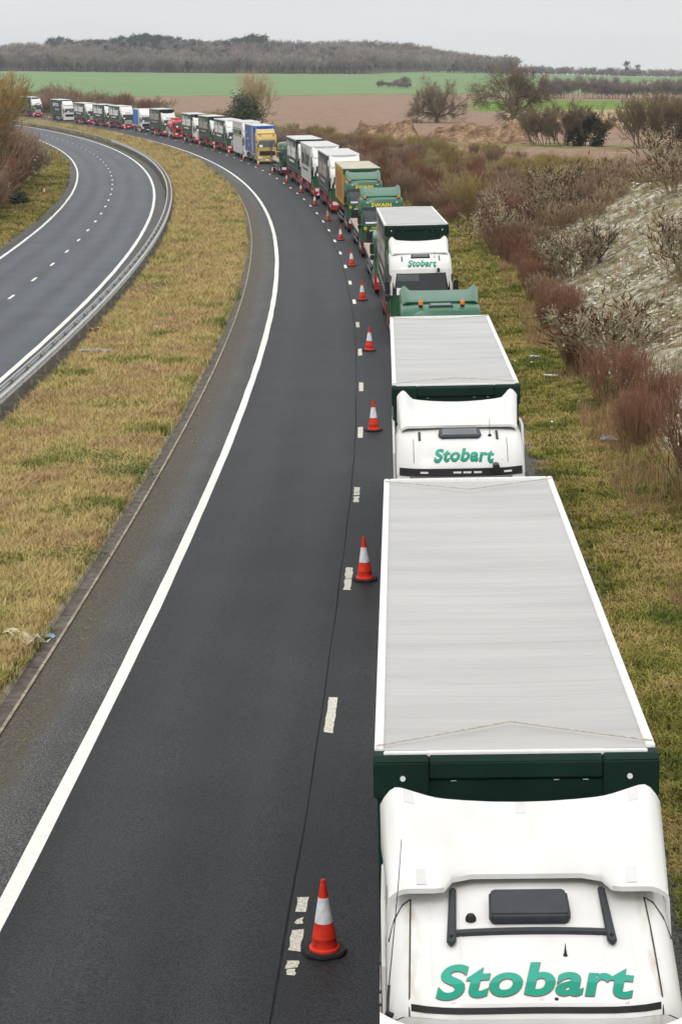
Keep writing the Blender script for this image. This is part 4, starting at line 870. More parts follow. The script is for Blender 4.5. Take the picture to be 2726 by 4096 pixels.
# white wide-bodied vehicle
root = lorry('all white wide box lorry with green panel between red stripes', 2.15, 186.6, 14)
c = cab(root, 'scania', P_white, P_white, P_white, grille='slats', grille_m=P_white); deflector(root, P_white, .7, 2.2, 3.5, 4.5, 1.22, wing=.0, dip=.0, round_=.3)
fairings(root, P_white, z1=3.9)
tb = trailer_curtain(root, 2.6, 10.6, 4.62, body=P_white, roof=P_roofw, straps=False, zb=.55, front_white=True, skirt=None)
for z0, z1, mt, a, b in ((3.62, 3.74, P_txtr, 2.75, 13.1), (2.92, 3.52, M('panel_green', (.06, .20, .09), rough=.5, var=.1), 5.1, 13.1), (2.92, 3.52, P_chas, 2.75, 5.1), (2.72, 2.84, P_txtr, 2.75, 13.1)):
    g = MB(); g.box(-1.272, -1.25, a + .001, b, z0, z1); g.build('side_band', mt, tb)
stobart('green Eddie Stobart trailer directly behind the white wide box lorry', 2.15, 207.2, 4.42, 12.6, front_white=True, dz=4.3)
stobart('faded Eddie Stobart trailer beside the round dark evergreen tree', 2.15, 226.0, 4.55, 12.6, tm=P_txtf)
stobart('Eddie Stobart trailer with white lower cab right behind red tanker', 2.15, 246.4, 4.5, 12.6, lower=P_white)
# red tanker
root = lorry('red fuel tanker with orange hazard plate on its front', 2.15, 271.0, 10)
c = cab(root, 'low', P_tank, P_tank, P_tank, glass=P_glassg, grille='dark'); sign(c, '', -.9)
g = MB(); g.lathe([(.05, 0), (.8, .06), (1.12, .35), (1.14, 1.0), (1.14, 5.6), (1.12, 6.2), (.8, 6.5), (.05, 6.55)], 24, axis='x'); g.v = [(a * 1.08, b + 2.5 if 0 else 0, c_) for a, b, c_ in g.v] if 0 else [(y * 1.08, x + 2.5, z * .92 + 2.15) for x, y, z in g.v]
tk = g.build('tank', P_tank, root, smooth=True)
g = MB(); g.box(-.55, .55, 2.9, 8.6, 3.12, 3.36); g.build('tank_walkway', P_tank, tk, bevel=.03)
g = MB(); g.box(-1.1, 1.1, 2.55, 8.9, .98, 1.16); g.build('tank_frame', P_chas, root)
for y in (1.38, 2.75, 6.6, 7.95): axle(root, y, y < 3)
for y in (2.75, 6.6, 7.95):
    for sx in (-1, 1):
        g = MB(); g.grid(lambda x, t: (sx * x, y + .6 * math.cos(t), .5 + .6 * math.sin(t)), [.92, 1.24], list(np.linspace(.2, 2.94, 8))); g.build('mudguard', P_sheet, root)
g = MB(); g.box(-.24, .24, -.10, -.07, 1.02, 1.30); g.build('hazard_plate', P_amber, c.shell)
MB().box(-1.236, -1.225, 4.0, 4.9, 1.9, 2.1).build('tank_plate', P_sheet, tk)
stobart('faded Eddie Stobart trailer half hidden by the red tanker', 2.15, 284.6, 4.62, 12.6, tm=P_txtf)
# white rigid with blue curtain
root = lorry('white rigid lorry with bright blue curtain side', 2.25, 311.5, 9.5)
c = cab(root, 'renault', P_white, P_white, P_char, glass=P_glassg, grille='dark'); sign(c, '', -.9)
deflector(root, P_white, .15, 2.1, 3.12, 4.2, 1.2, wing=0, dip=0, round_=.2)
lettering('STC TRAINING', c.shell, lambda u, v: (-.55 + 1.1 * u, c.front(0, 1.7) - .015, 1.66 + .14 * v), P_txtb, .03)
g = MB(); g.box(-1.25, 1.25, 2.45, 9.0, 1.15, 4.22); tb = g.build('cargo_body', P_white, root, bevel=.02)
for sx in (-1, 1):
    g = MB(); a, b = sorted((sx * 1.252, sx * 1.27)); g.box(a, b, 2.75, 8.85, 1.3, 4.1); cu = g.build('side_curtain', P_curtb, tb)
    g = MB(); a, b = sorted((sx * 1.271, sx * 1.28)); g.box(a, b, 2.8, 8.8, 1.5, 1.85); g.build('curtain_hem', P_blue, cu)
    for z in (.55, .85): a, b = sorted((sx * 1.15, sx * 1.2)); MB().box(a, b, 3.2, 6.2, z, z + .14).build('side_guard', P_alu, root)
MB().box(-.45, .45, 1.2, 8.8, .75, 1.148).build('chassis', P_chas, root); axle(root, 1.38, True); axle(root, 7.2)
stobart('Eddie Stobart lorry directly behind the blue and white rigid', 2.25, 333.6, 4.45, 12.6, front_white=True, dz=4.35)
stobart('Eddie Stobart lorry two behind the blue and white rigid', 2.2, 352.0, 4.45, 12.6, dz=4.2)
stobart('Eddie Stobart lorry three behind the blue and white rigid', 2.1, 374.0, 4.45, 12.6, front_white=True, dz=4.35)
root = lorry('white cab with dark green JEMPSONS trailer near the end of the queue', 2.0, 400.5, 15.5)
c = cab(root, 'man', P_white, P_white, P_white, glass=P_glassg, grille='dark'); deflector(root, P_white, .6, 2.2, 3.6, 4.5, 1.2, wing=0, dip=0); sign(c, '', -.4); fairings(root, P_white, z1=3.8)
tb = trailer_curtain(root, 2.95, 12.4, 4.75, roof=P_roofw, skirt=None)
side_text('JEMPSONS', tb, 1.264, 12.9, 6.0, 3.0, 4.0, P_txtw, .03); side_text('the local store', tb, 1.264, 10.2, 5.8, 2.35, 2.8, P_txtw, .03)
root = lorry('farthest visible lorry, white cab half behind the left bank trees', 2.0, 437.0, 15.5)
scania_stobart(root, 'scania', 'Stobart', 4.3); trailer_curtain(root, 2.95, 12.4, 4.6, roof=P_roofw)

# ================================================================== cones
C_red = M('cone_red', (.68, .035, .012), rough=.5, var=.22, scale=7, detail=7, rnd=.06); C_slv = M('cone_sleeve', (.72, .74, .79), rough=.4, var=.16, scale=11, detail=7, spec=.5); C_base = M('cone_rubber', (.022, .022, .023), rough=.8, var=.25, scale=9)
C_redf = M('cone_red_faded', (.50, .075, .03), rough=.6, var=.2, scale=8); C_slvd = M('cone_sleeve_dirty', (.55, .50, .47), rough=.6, var=.25, scale=9)
def cone_at(r, s, label, yaw, red=C_red, slv=C_slv, patch_=False, tilt=0):
    o = empty('traffic_cone', frame(r, s, yaw=yaw)); tag(o, label, 'traffic cone', 'traffic cones along the lane line')
    if 'b' not in CONE:
        g = MB(); pr = []
        for k in range(8):
            a = math.pi / 8 + k * math.pi / 4; rr = .285 if 1 else 0; pr.append((rr * math.cos(a) * (1.0), rr * math.sin(a)))
        g.plate(pr, .008, .05); CONE['b'] = g.mesh('base', C_base, bevel=.014)
        f = lambda z: .165 - .138 * (z - .05) / .88
        g = MB(); g.lathe([(.02, .045), (.185, .045), (.185, .075), (f(.085), .09), (f(.2), .2), (f(.2) + .004, .205), (f(.2) + .002, .21), (f(.42), .42), (f(.71), .71), (f(.85), .85), (f(.86) + .004, .86), (f(.9), .885), (f(.93) + .004, .905), (f(.93), .935), (.012, .935), (.01, .91)], 20)
        for nm, mt in (('r', C_red), ('f', C_redf)): CONE[nm] = g.mesh('body', mt, smooth=True, ang=50)
        g = MB(); g.lathe([(f(.40) + .003, .40), (f(.715) + .003, .715)], 20); g.f = g.f[:-2]; g.m = g.m[:-2]
        for nm, mt in (('s', C_slv), ('d', C_slvd)): CONE[nm] = g.mesh('sleeve', mt, smooth=True)
    o.matrix_world = o.matrix_world @ Matrix.Rotation(rg.gauss(0, .012), 4, 'X') @ Matrix.Rotation(rg.gauss(0, .012), 4, 'Y')
    link('base', CONE['b'], o); b = link('body', CONE['r' if red is C_red else 'f'], o); sl = link('sleeve', CONE['s' if slv is C_slv else 'd'], b)
    if patch_:
        f = lambda z: .165 - .138 * (z - .05) / .88 + .006
        g = MB(); g.grid(lambda a, z: (f(z) * math.cos(a), f(z) * math.sin(a), z), [4.0, 4.4, 4.8, 5.1], [.47, .56, .62]); g.build('torn_patch', C_redf, sl)
    return o
CONE = {}
cs = [-54.4, -35.84, -17.44, .69, 18.79, 36.63, 54.82, 73.05, 91.32, 109.65, 128.06, 146.2, 164.26, 182.67, 200.91, 218.8, 237.0, 254.97, 273.46, 291.14, 308.82, 326.88, 345.22, 363.6, 381.2, 399.3, 417.0, 435.0]
names = ['nearest traffic cone, beside the white cab', 'second cone from the camera, left of the grey trailer roof', 'third cone from the camera, left of the second cab roof', 'fourth cone from the camera, left of the second trailer roof', 'fifth cone from the camera, left of the red skirted trailer', 'sixth cone from the camera, left of the flatbed', 'seventh cone from the camera, below the SWAIN flatbed', 'cone with a torn dirty orange sleeve beside the yellow trailer', 'ninth cone from the camera, below the white and red bumper', 'tenth cone from the camera, beside the white box trailer', 'cone beside the rear of the trailer behind the white box', 'cone in front of the flatbed with stakes', 'cone in front of the gold cab', 'cone in front of the white wide box lorry', 'cone at the rear of the white wide box lorry']
rg = random.Random(4)
for i, s in enumerate(cs):
    lb = names[i] if i < len(names) else 'faded cone number %s from the camera along the far queue' % ['sixteen', 'seventeen', 'eighteen', 'nineteen', 'twenty', 'twenty one', 'twenty two', 'twenty three', 'twenty four', 'twenty five', 'twenty six', 'twenty seven', 'twenty eight'][i - 15]
    cone_at(.38 + rg.uniform(-.03, .03), s, lb, rg.uniform(-.5, .5), C_red if i < 7 else C_redf, C_slv if i != 7 else C_slvd, patch_=(i == 7))
o = cone_at(-23.3, 116.4, 'lone cone on the left grass verge below the bushes', .3); o.location.z = float(terr(-23.3, 116.4)); o['group'] = 'traffic cone off the road'

# ================================================================== crash barrier
m_galv = M('galvanised_steel', (.56, .57, .57), rough=.5, metal=.15, var=.12, scale=3, bump=.002); m_post = M('post_steel', (.27, .26, .235), rough=.6, metal=.1, var=.2, scale=5)
br = empty('crash_barrier', Matrix.Identity(4)); tag(br, 'galvanised twin rail crash barrier on posts along the median', 'crash barrier')
LS = 3.262
wp_ = [(.0, .49), (-.015, .505), (.055, .54), (.055, .59), (-.01, .62), (-.01, .64), (.055, .67), (.055, .73), (-.015, .775), (.0, .79)]
g = MB(); n = len(wp_)
prof2 = [(x, z) for x, z in wp_] + [(x - .012, z) for x, z in reversed(wp_)]
pm = len(prof2); g.v = [(x, -.06, z) for x, z in prof2] + [(x, LS + .06, z) for x, z in prof2]
g.f = [(i, (i + 1) % pm, (i + 1) % pm + pm, i + pm) for i in range(pm)]; g.m = [0] * pm
ME_rail = g.mesh('rail', m_galv)
g = MB(); g.box(-.05, .05, -.012, .012, -.3, .78).box(-.05, -.042, .012, .06, -.3, .78).box(.042, .05, -.06, -.012, -.3, .78); ME_post = g.mesh('post', m_post)
g = MB(); g.box(-.16, .16, -.05, .05, .56, .70); ME_blk = g.mesh('spacer', m_post)
g = MB()
for z in (.565, .70):
    for y in (-.05, .03): g.box(.055, .068, y, y + .03, z - .013, z + .013)
ME_bolt = g.mesh('joint_bolts', P_char)
s = -13.21 - LS * 22; i = 0
while s < 470:
    rb = -11.62
    f0 = frame(rb, s, LS); tl = Matrix.Rotation(math.radians(1.7), 4, 'Y')
    p_ = link('post', ME_post, br); p_.matrix_world = f0
    b_ = link('spacer', ME_blk, p_)
    for sx, nm in ((.17, 'rail'), (-.17, 'rail')):
        if sx < 0 and s > 250: continue
        r_ = link('rail', ME_rail, br); r_.matrix_world = f0 @ (Matrix.Translation((sx, 0, .001 * (i % 2))) if sx > 0 else Matrix.Translation((sx, LS, .001 * (i % 2))) @ Matrix.Rotation(math.pi, 4, 'Z'))
        if s < 120 and sx > 0: link('joint_bolts', ME_bolt, r_)
    s += LS; i += 1
# ================================================================== vegetation
def tubes(segs, n=3):
    """segs: list of (p0,p1,r0,r1) -> verts, quads"""
    A = np.array([[*s[0], *s[1], s[2], s[3]] for s in segs], float); p0, p1, r0, r1 = A[:, :3], A[:, 3:6], A[:, 6], A[:, 7]
    d = p1 - p0; d /= np.maximum(np.linalg.norm(d, axis=1, keepdims=True), 1e-9)
    ref = np.where(np.abs(d[:, 2:3]) < .9, [[0, 0, 1.]], [[1., 0, 0]]); a = np.cross(d, ref); a /= np.linalg.norm(a, axis=1, keepdims=True); b = np.cross(d, a)
    V = []
    for p, r in ((p0, r0), (p1, r1)):
        for k in range(n):
            t = 2 * math.pi * k / n; V.append(p + (a * math.cos(t) + b * math.sin(t)) * r[:, None])
    V = np.stack(V, 1)                          # seg, 2n, 3
    f = np.array([[k, (k + 1) % n, (k + 1) % n + n, k + n] for k in range(n)])
    F = (np.arange(len(segs))[:, None, None] * 2 * n + f[None]).reshape(-1, 4)
    return V.reshape(-1, 3), F
def leaves(c, size, rng, asp=.6, up=.3):
    c = np.asarray(c, float); m = len(c); n = rng.normal(0, 1, (m, 3)); n[:, 2] += up; n /= np.linalg.norm(n, axis=1, keepdims=True)
    a = np.cross(n, rng.normal(0, 1, (m, 3))); a /= np.linalg.norm(a, axis=1, keepdims=True); b = np.cross(n, a)
    s = (np.asarray(size) * rng.uniform(.6, 1.3, m))[:, None]; a = a * s; b = b * s * asp
    V = np.stack([c - a, c + b * .9, c + a, c - b * .9], 1).reshape(-1, 3); F = np.arange(m * 4).reshape(-1, 4)
    return V, F
def join(parts):
    V, F, Mi, o = [], [], [], 0
    for i, (v, f) in enumerate(parts): V.append(v); F.append(f + o); Mi.append(np.full(len(f), i)); o += len(v)
    return np.concatenate(V), np.concatenate(F), np.concatenate(Mi)
def grow(rng, base, d, length, rad, lev, out, tips, wig=.25, kids=(3, 4), fall=.62, spread=.7, up=.12, nseg=3, minr=.006, thin=.65):
    p = np.array(base, float); d = np.array(d, float); d /= np.linalg.norm(d); pts = [p]; r = rad
    for i in range(nseg):
        d = d + rng.normal(0, wig, 3) / nseg ** .5 + np.array([0, 0, up]) / nseg; d /= np.linalg.norm(d)
        q = p + d * length / nseg; r2 = max(minr, rad * (1 - (i + 1) / nseg * (1 - thin))); out.append((p, q, r, r2)); p, r = q, r2; pts.append((p, d.copy(), r2))
    if lev <= 0: tips.append((p, d)); return
    k = int(rng.integers(kids[0], kids[1] + 1))
    for j in range(k):
        t = pts[-1] if j == 0 else pts[int(rng.integers(1, len(pts)))]
        a = rng.normal(0, 1, 3); a -= a.dot(t[1]) * t[1]; a /= np.linalg.norm(a)
        nd = t[1] + a * spread * rng.uniform(.5, 1.3) * (0.6 if j == 0 else 1)
        grow(rng, t[0], nd, length * fall * rng.uniform(.75, 1.2), max(minr, t[2] * (.85 if j == 0 else .62)), lev - 1, out, tips, wig, kids, fall, spread, up, max(2, nseg - 1) if lev < 2 else nseg, minr, thin)
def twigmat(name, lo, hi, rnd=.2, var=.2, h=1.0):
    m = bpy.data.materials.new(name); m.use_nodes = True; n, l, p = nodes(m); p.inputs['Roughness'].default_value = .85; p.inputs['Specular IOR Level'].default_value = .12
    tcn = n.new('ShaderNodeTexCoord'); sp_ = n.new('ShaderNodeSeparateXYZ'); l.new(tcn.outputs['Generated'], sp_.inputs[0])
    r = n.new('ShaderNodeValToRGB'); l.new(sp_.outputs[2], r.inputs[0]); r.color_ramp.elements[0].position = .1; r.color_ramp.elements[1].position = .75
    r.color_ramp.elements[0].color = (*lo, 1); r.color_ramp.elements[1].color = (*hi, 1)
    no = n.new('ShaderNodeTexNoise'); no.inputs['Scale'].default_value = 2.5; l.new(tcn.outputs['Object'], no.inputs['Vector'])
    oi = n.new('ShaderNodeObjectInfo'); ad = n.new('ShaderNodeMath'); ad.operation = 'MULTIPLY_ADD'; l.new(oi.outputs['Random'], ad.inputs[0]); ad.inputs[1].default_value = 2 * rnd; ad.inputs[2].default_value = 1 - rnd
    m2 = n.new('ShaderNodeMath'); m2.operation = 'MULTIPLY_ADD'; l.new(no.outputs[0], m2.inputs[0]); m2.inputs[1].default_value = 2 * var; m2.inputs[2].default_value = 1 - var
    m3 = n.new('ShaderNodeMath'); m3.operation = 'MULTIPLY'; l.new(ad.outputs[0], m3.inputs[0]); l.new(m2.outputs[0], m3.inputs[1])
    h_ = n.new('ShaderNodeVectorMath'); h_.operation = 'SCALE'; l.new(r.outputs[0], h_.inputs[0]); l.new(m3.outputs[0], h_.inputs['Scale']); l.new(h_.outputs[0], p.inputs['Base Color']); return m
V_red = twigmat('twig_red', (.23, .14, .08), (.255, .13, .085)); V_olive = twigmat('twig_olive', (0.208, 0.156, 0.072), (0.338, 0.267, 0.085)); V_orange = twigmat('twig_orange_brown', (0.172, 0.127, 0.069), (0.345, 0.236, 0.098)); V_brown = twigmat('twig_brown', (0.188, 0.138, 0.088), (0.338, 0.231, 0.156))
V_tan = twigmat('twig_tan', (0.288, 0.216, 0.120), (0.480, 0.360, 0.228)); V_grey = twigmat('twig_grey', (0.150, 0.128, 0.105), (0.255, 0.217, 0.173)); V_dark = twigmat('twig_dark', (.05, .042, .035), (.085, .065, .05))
V_budl = M('buddleia_leaf', (.36, .355, .24), rough=.8, var=.3, scale=5, rnd=.2); V_seed = M('seed_head', (.11, .045, .03), rough=.9, var=.3, scale=8)
V_ever = M('evergreen_leaf', (.045, .065, .02), rough=.45, spec=.4, var=.45, scale=3, rnd=.2); V_ivy = M('ivy_leaf', (.016, .03, .012), rough=.5, spec=.3, var=.4, scale=3)
V_white = M('clematis_fluff', (.50, .47, .43), rough=.95, var=.2, scale=9); V_bark = M('oak_bark', (.11, .095, .06), rough=.9, var=.35, scale=4, bump=.02, bscale=12); V_pine = M('pine_needles', (.035, .055, .032), rough=.8, var=.4, scale=.8, rnd=.2)
V_weed = M('weed_leaf', (.085, .15, .03), rough=.7, var=.3, scale=6)

def bush_mesh(name, seed, mats, H=2.5, W=2.2, stems=14, lev=2, kids=(3, 4), rad=.018, tilt=.55, twigr=.008, leaf=None, seedh=None, fluff=0, fall=.6, spread=.55, up=.35, wig=.25):
    rng = np.random.default_rng(seed); segs, tips = [], []
    for i in range(stems):
        a = rng.uniform(0, 2 * math.pi); q = rng.uniform(0, 1) ** .6; b = np.array([math.cos(a), math.sin(a), 0]) * q * W * .16
        d = np.array([math.cos(a) * tilt * q * 1.4, math.sin(a) * tilt * q * 1.4, 1.0])
        grow(rng, b, d, H * rng.uniform(.38, .52), rad * rng.uniform(.7, 1.2), lev, segs, tips, wig, kids, fall, spread, up, 3, twigr)
    parts = [tubes(segs)]; tp = np.array([t[0] for t in tips])
    if leaf:
        k, sz = leaf; idx = rng.integers(0, len(segs), k); t = rng.uniform(0, 1, (k, 1)); P0 = np.array([s[0] for s in segs])[idx]; P1 = np.array([s[1] for s in segs])[idx]
        c = P0 * (1 - t) + P1 * t + rng.normal(0, .05, (k, 3)); c = c[c[:, 2] > H * rng.uniform(.2, .6, len(c))]; parts.append(leaves(c, sz, rng, .45))
    if seedh:
        ss = []
        for (p, d) in [tips[i] for i in rng.permutation(len(tips))[:seedh]]:
            d2 = d + rng.normal(0, .35, 3) + np.array([0, 0, -.1]); d2 /= np.linalg.norm(d2); ss += [(p, p + d2 * .10, .008, .026), (p + d2 * .10, p + d2 * .30, .026, .006)]
        parts.append(tubes(ss))
    if fluff:
        cl = tp[rng.permutation(len(tp))[:max(3, fluff // 9)]]; c = np.repeat(cl, 9, 0) + rng.normal(0, .16, (len(cl) * 9, 3)); parts.append(leaves(c, .07, rng, .9))
    V, F, Mi = join(parts); V[:, 2] = np.maximum(V[:, 2], -.05); return npmesh(name, V, F, mats, Mi)
def plant(name, me, x, y, rot, sx, sz, label=None, cat=None, group=None, parts=('crown',), sink=.05):
    """a thing on the ground: one Empty with its crown (twigs) as part"""
    m = Matrix.Translation((x, y, float(terr_xy(x, y)) - sink)) @ Matrix.Rotation(rot, 4, 'Z')
    o = empty(name, m); tag(o, label, cat, group); c = link('crown', me, o); c.scale = (sx, sx, sz); return o
HID = bpy.data.collections.new('plant_sources')          # meshes that only stuff objects instance
def proto(name, me):
    o = bpy.data.objects.new(name, me); HID.objects.link(o); return o
def scatter(name, protos, xyz, rot, scl, idx, label, cat, zrot_only=True, tilt=None, kind='stuff'):
    n = len(xyz); me = bpy.data.meshes.new(name); me.vertices.add(n); me.vertices.foreach_set('co', np.asarray(xyz, np.float32).ravel())
    r3 = np.zeros((n, 3), np.float32); r3[:, 2] = rot
    if tilt is not None: r3[:, :2] = tilt
    a = me.attributes.new('rot', 'FLOAT_VECTOR', 'POINT'); a.data.foreach_set('vector', r3.ravel())
    s3 = np.asarray(scl, np.float32); s3 = np.repeat(s3[:, None], 3, 1) if s3.ndim == 1 else s3
    a = me.attributes.new('scl', 'FLOAT_VECTOR', 'POINT'); a.data.foreach_set('vector', s3.ravel())
    a = me.attributes.new('pick', 'INT', 'POINT'); a.data.foreach_set('value', np.asarray(idx, np.int32))
    o = link(name, me); tag(o, label, cat, kind=kind)
    cl = bpy.data.collections.new(name + '_sources')
    for i, p in enumerate(protos):
        q = p.copy(); q.name = '%s_src_%02d' % (name, i); cl.objects.link(q)
    g = bpy.data.node_groups.new(name + '_nodes', 'GeometryNodeTree'); g.interface.new_socket('Geometry', in_out='INPUT', socket_type='NodeSocketGeometry'); g.interface.new_socket('Geometry', in_out='OUTPUT', socket_type='NodeSocketGeometry')
    n_ = g.nodes; l_ = g.links; gi = n_.new('NodeGroupInput'); go = n_.new('NodeGroupOutput'); ip = n_.new('GeometryNodeInstanceOnPoints'); ci = n_.new('GeometryNodeCollectionInfo')
    ci.inputs['Collection'].default_value = cl; ci.inputs['Separate Children'].default_value = True; ci.inputs['Reset Children'].default_value = True
    def att(nm, ty):
        q = n_.new('GeometryNodeInputNamedAttribute'); q.data_type = ty; q.inputs['Name'].default_value = nm; return [s_ for s_ in q.outputs if s_.enabled and s_.name == 'Attribute'][0]
    mp_ = n_.new('GeometryNodeMeshToPoints'); l_.new(gi.outputs[0], mp_.inputs[0]); l_.new(mp_.outputs[0], ip.inputs['Points']); l_.new(ci.outputs[0], ip.inputs['Instance']); ip.inputs['Pick Instance'].default_value = True
    l_.new(att('pick', 'INT'), ip.inputs['Instance Index']); l_.new(att('scl', 'FLOAT_VECTOR'), ip.inputs['Scale'])
    e2r = n_.new('FunctionNodeEulerToRotation'); l_.new(att('rot', 'FLOAT_VECTOR'), e2r.inputs[0]); l_.new(e2r.outputs[0], ip.inputs['Rotation']); l_.new(ip.outputs[0], go.inputs[0])
    md = o.modifiers.new('scatter', 'NODES'); md.node_group = g; return o

# ---- grass tufts -----------------------------------------------------------------
def grassmat(name, green, straw, rust, bias):
    m = bpy.data.materials.new(name); m.use_nodes = True; n, l, p = nodes(m); p.inputs['Roughness'].default_value = .8; p.inputs['Specular IOR Level'].default_value = .15
    oi = n.new('ShaderNodeObjectInfo'); no = n.new('ShaderNodeTexNoise'); no.inputs['Scale'].default_value = .34; no.inputs['Detail'].default_value = 6; no.inputs['Roughness'].default_value = .65; l.new(oi.outputs['Location'], no.inputs['Vector'])
    ad = n.new('ShaderNodeMath'); ad.operation = 'MULTIPLY_ADD'; l.new(oi.outputs['Random'], ad.inputs[0]); ad.inputs[1].default_value = .24; n5 = n.new('ShaderNodeMath'); n5.operation = 'MULTIPLY_ADD'; l.new(no.outputs[0], n5.inputs[0]); n5.inputs[1].default_value = 2.6; n5.inputs[2].default_value = -.80; l.new(n5.outputs[0], ad.inputs[2])
    tcn = n.new('ShaderNodeTexCoord'); sp_ = n.new('ShaderNodeSeparateXYZ'); l.new(tcn.outputs['Generated'], sp_.inputs[0])
    a2 = n.new('ShaderNodeMath'); a2.operation = 'MULTIPLY_ADD'; l.new(sp_.outputs[2], a2.inputs[0]); a2.inputs[1].default_value = .22; l.new(ad.outputs[0], a2.inputs[2])
    a3 = n.new('ShaderNodeMath'); a3.operation = 'ADD'; l.new(a2.outputs[0], a3.inputs[0]); a3.inputs[1].default_value = bias
    r = n.new('ShaderNodeValToRGB'); l.new(a3.outputs[0], r.inputs[0]); el = r.color_ramp.elements; el[0].position = .42; el[0].color = (*green, 1); el[1].position = .98; el[1].color = (*rust, 1)
    q = el.new(.58); q.color = (*[(a * .5 + b * .5) for a, b in zip(green, straw)], 1); q = el.new(.74); q.color = (*straw, 1)
    v2 = n.new('ShaderNodeMath'); v2.operation = 'MULTIPLY_ADD'; l.new(oi.outputs['Random'], v2.inputs[0]); v2.inputs[1].default_value = .5; v2.inputs[2].default_value = .75
    h_ = n.new('ShaderNodeVectorMath'); h_.operation = 'SCALE'; l.new(r.outputs[0], h_.inputs[0]); l.new(v2.outputs[0], h_.inputs['Scale']); l.new(h_.outputs[0], p.inputs['Base Color']); return m
G_med = grassmat('median_grass', (.17, .195, .04), (.56, .45, .18), (.46, .32, .16), .03)
G_ver = grassmat('verge_grass', (.105, .135, .02), (.31, .275, .065), (.42, .31, .12), -.05)
G_dry = grassmat('tall_dry_grass', (.26, .19, .09), (.40, .28, .145), (.33, .2, .11), .1)
G_chk = grassmat('bank_grass', (.13, .12, .045), (.33, .29, .16), (.45, .41, .30), .04)
G_grn = grassmat('lush_grass', (.09, .155, .02), (.19, .245, .045), (.34, .30, .10), -.06)
def tuft(name, seed, mat, n=16, h=.28, w=.010, spread=.12, lean=.5):
    rng = np.random.default_rng(seed); V, F = [], []
    for i in range(n):
        a = rng.uniform(0, 6.283); r = spread * rng.uniform(0, 1) ** .5; b = np.array([r * math.cos(a), r * math.sin(a), -.01]); t = rng.uniform(0, 6.283); d = np.array([math.cos(t), math.sin(t), 0]); hh = h * rng.uniform(.45, 1.15); ln = lean * rng.uniform(.2, 1.3) * hh
        sd = np.array([-d[1], d[0], 0]) * w * rng.uniform(.7, 1.4); mid = b + d * ln * .35 + np.array([0, 0, hh * .62]); tip = b + d * ln + np.array([0, 0, hh * (1 - .25 * lean)])
        o = len(V); V += [b - sd, b + sd, mid + sd * .8, mid - sd * .8, tip + sd * .2, tip - sd * .2]; F += [(o, o + 1, o + 2, o + 3), (o + 3, o + 2, o + 4, o + 5)]
    return npmesh(name, np.array(V), np.array(F), mat)
def tset(key, mat, k=4, **kw): return [proto('%s_tuft' % key, tuft('%s_tuft' % key, 100 * len(key) + i, mat, **kw)) for i in range(k)]
T_med = tset('median', G_med, k=6, h=.27, lean=.7, n=26, w=.005, spread=.18); T_ver = tset('verge', G_ver, k=6, h=.15, n=24, w=.006, lean=.9, spread=.16); T_dry = tset('dry', G_dry, k=6, h=.62, n=16, w=.006, spread=.2, lean=.4); T_chk = tset('chalk', G_chk, k=6, h=.21, n=16, w=.006, lean=.8, spread=.13); T_grn = tset('lush', G_grn, h=.2, n=18, lean=.8)
rg = np.random.default_rng(7)
def scat_rs(name, protos, n, rfun, s0, s1, spow, scale, label, cat, mask=None, far_scale=0.0):
    """n random points; s is drawn denser near the camera"""
    u = rg.uniform(0, 1, n); d0, d1 = s0 + 82.0, s1 + 82.0
    k = 1 - spow if spow != 1 else 1e-4; d = (d0 ** k + u * (d1 ** k - d0 ** k)) ** (1 / k); s = d - 82.0
    a, b = rfun(s); r = a + (b - a) * rg.uniform(0, 1, n)
    if mask is not None:
        kp = mask(r, s); r, s, d = r[kp], s[kp], d[kp]
    x, y = rs2xy(r, s); z = terr(r, s); sc_ = scale * rg.uniform(.65, 1.35, len(r)) * (1 + far_scale * np.clip((d - 50) / 150, 0, 3))
    return scatter(name, protos, np.stack([x, y, z], 1), rg.uniform(0, 6.28, len(r)), sc_, rg.integers(0, len(protos), len(r)), label, cat)
one = lambda a, b: (lambda s: (np.full(len(s), a), np.full(len(s), b)))
scat_rs('median_grass', T_med, 76000, one(-11.05, -5.86), -66, 470, 1.75, 1.0, 'dry straw coloured grass covering the median strip', 'grass', far_scale=.9)
scat_rs('median_edge_grass', T_grn, 7000, lambda s: (-6.5 - .5 * np.sin(s * .21) - .4 * np.sin(s * .5), np.full(len(s), -5.84)), -66, 300, 1.7, .9, 'greener grass along the drainage channel', 'grass', mask=lambda r, s: (np.sin(s * .37) + np.sin(s * .11 + 1) + rg.normal(0, .5, len(s))) > .35, far_scale=.8)
scat_rs('barrier_side_grass', T_grn, 1800, one(-11.2, -10.6), -40, 300, 1.6, .8, 'green grass fringe beside the crash barrier', 'grass', mask=lambda r, s: (np.sin(s * .29 + 2) + np.sin(s * .13) + rg.normal(0, .5, len(s))) > .4, far_scale=.8)
scat_rs('right_verge_grass', T_ver, 36000, lambda s: (np.full(len(s), 4.85), toe(s) + .8), -66, 330, 1.7, 1.0, 'short mossy green and tan grass on the right verge', 'grass', far_scale=.9)
scat_rs('bank_foot_dry_grass', T_dry, 3200, lambda s: (toe(s) - .9, toe(s) + .7), -40, 200, 1.3, .7, 'tall pale dry grass at the foot of the bank', 'grass', mask=lambda r, s: (np.sin(s * .23) + np.sin(s * .61) + rg.normal(0, .5, len(s))) > .0)
scat_rs('chalk_bank_grass', T_chk, 30000, lambda s: (toe(s) + .3, toe(s) + 12), -66, 110, 1.2, 1.0, 'sparse bleached grass on the chalk bank', 'grass', mask=lambda r, s: (np.sin(r * 1.3 + s * .4) + np.sin(s * .9 - r * .5) + rg.normal(0, .8, len(s))) > -.3)
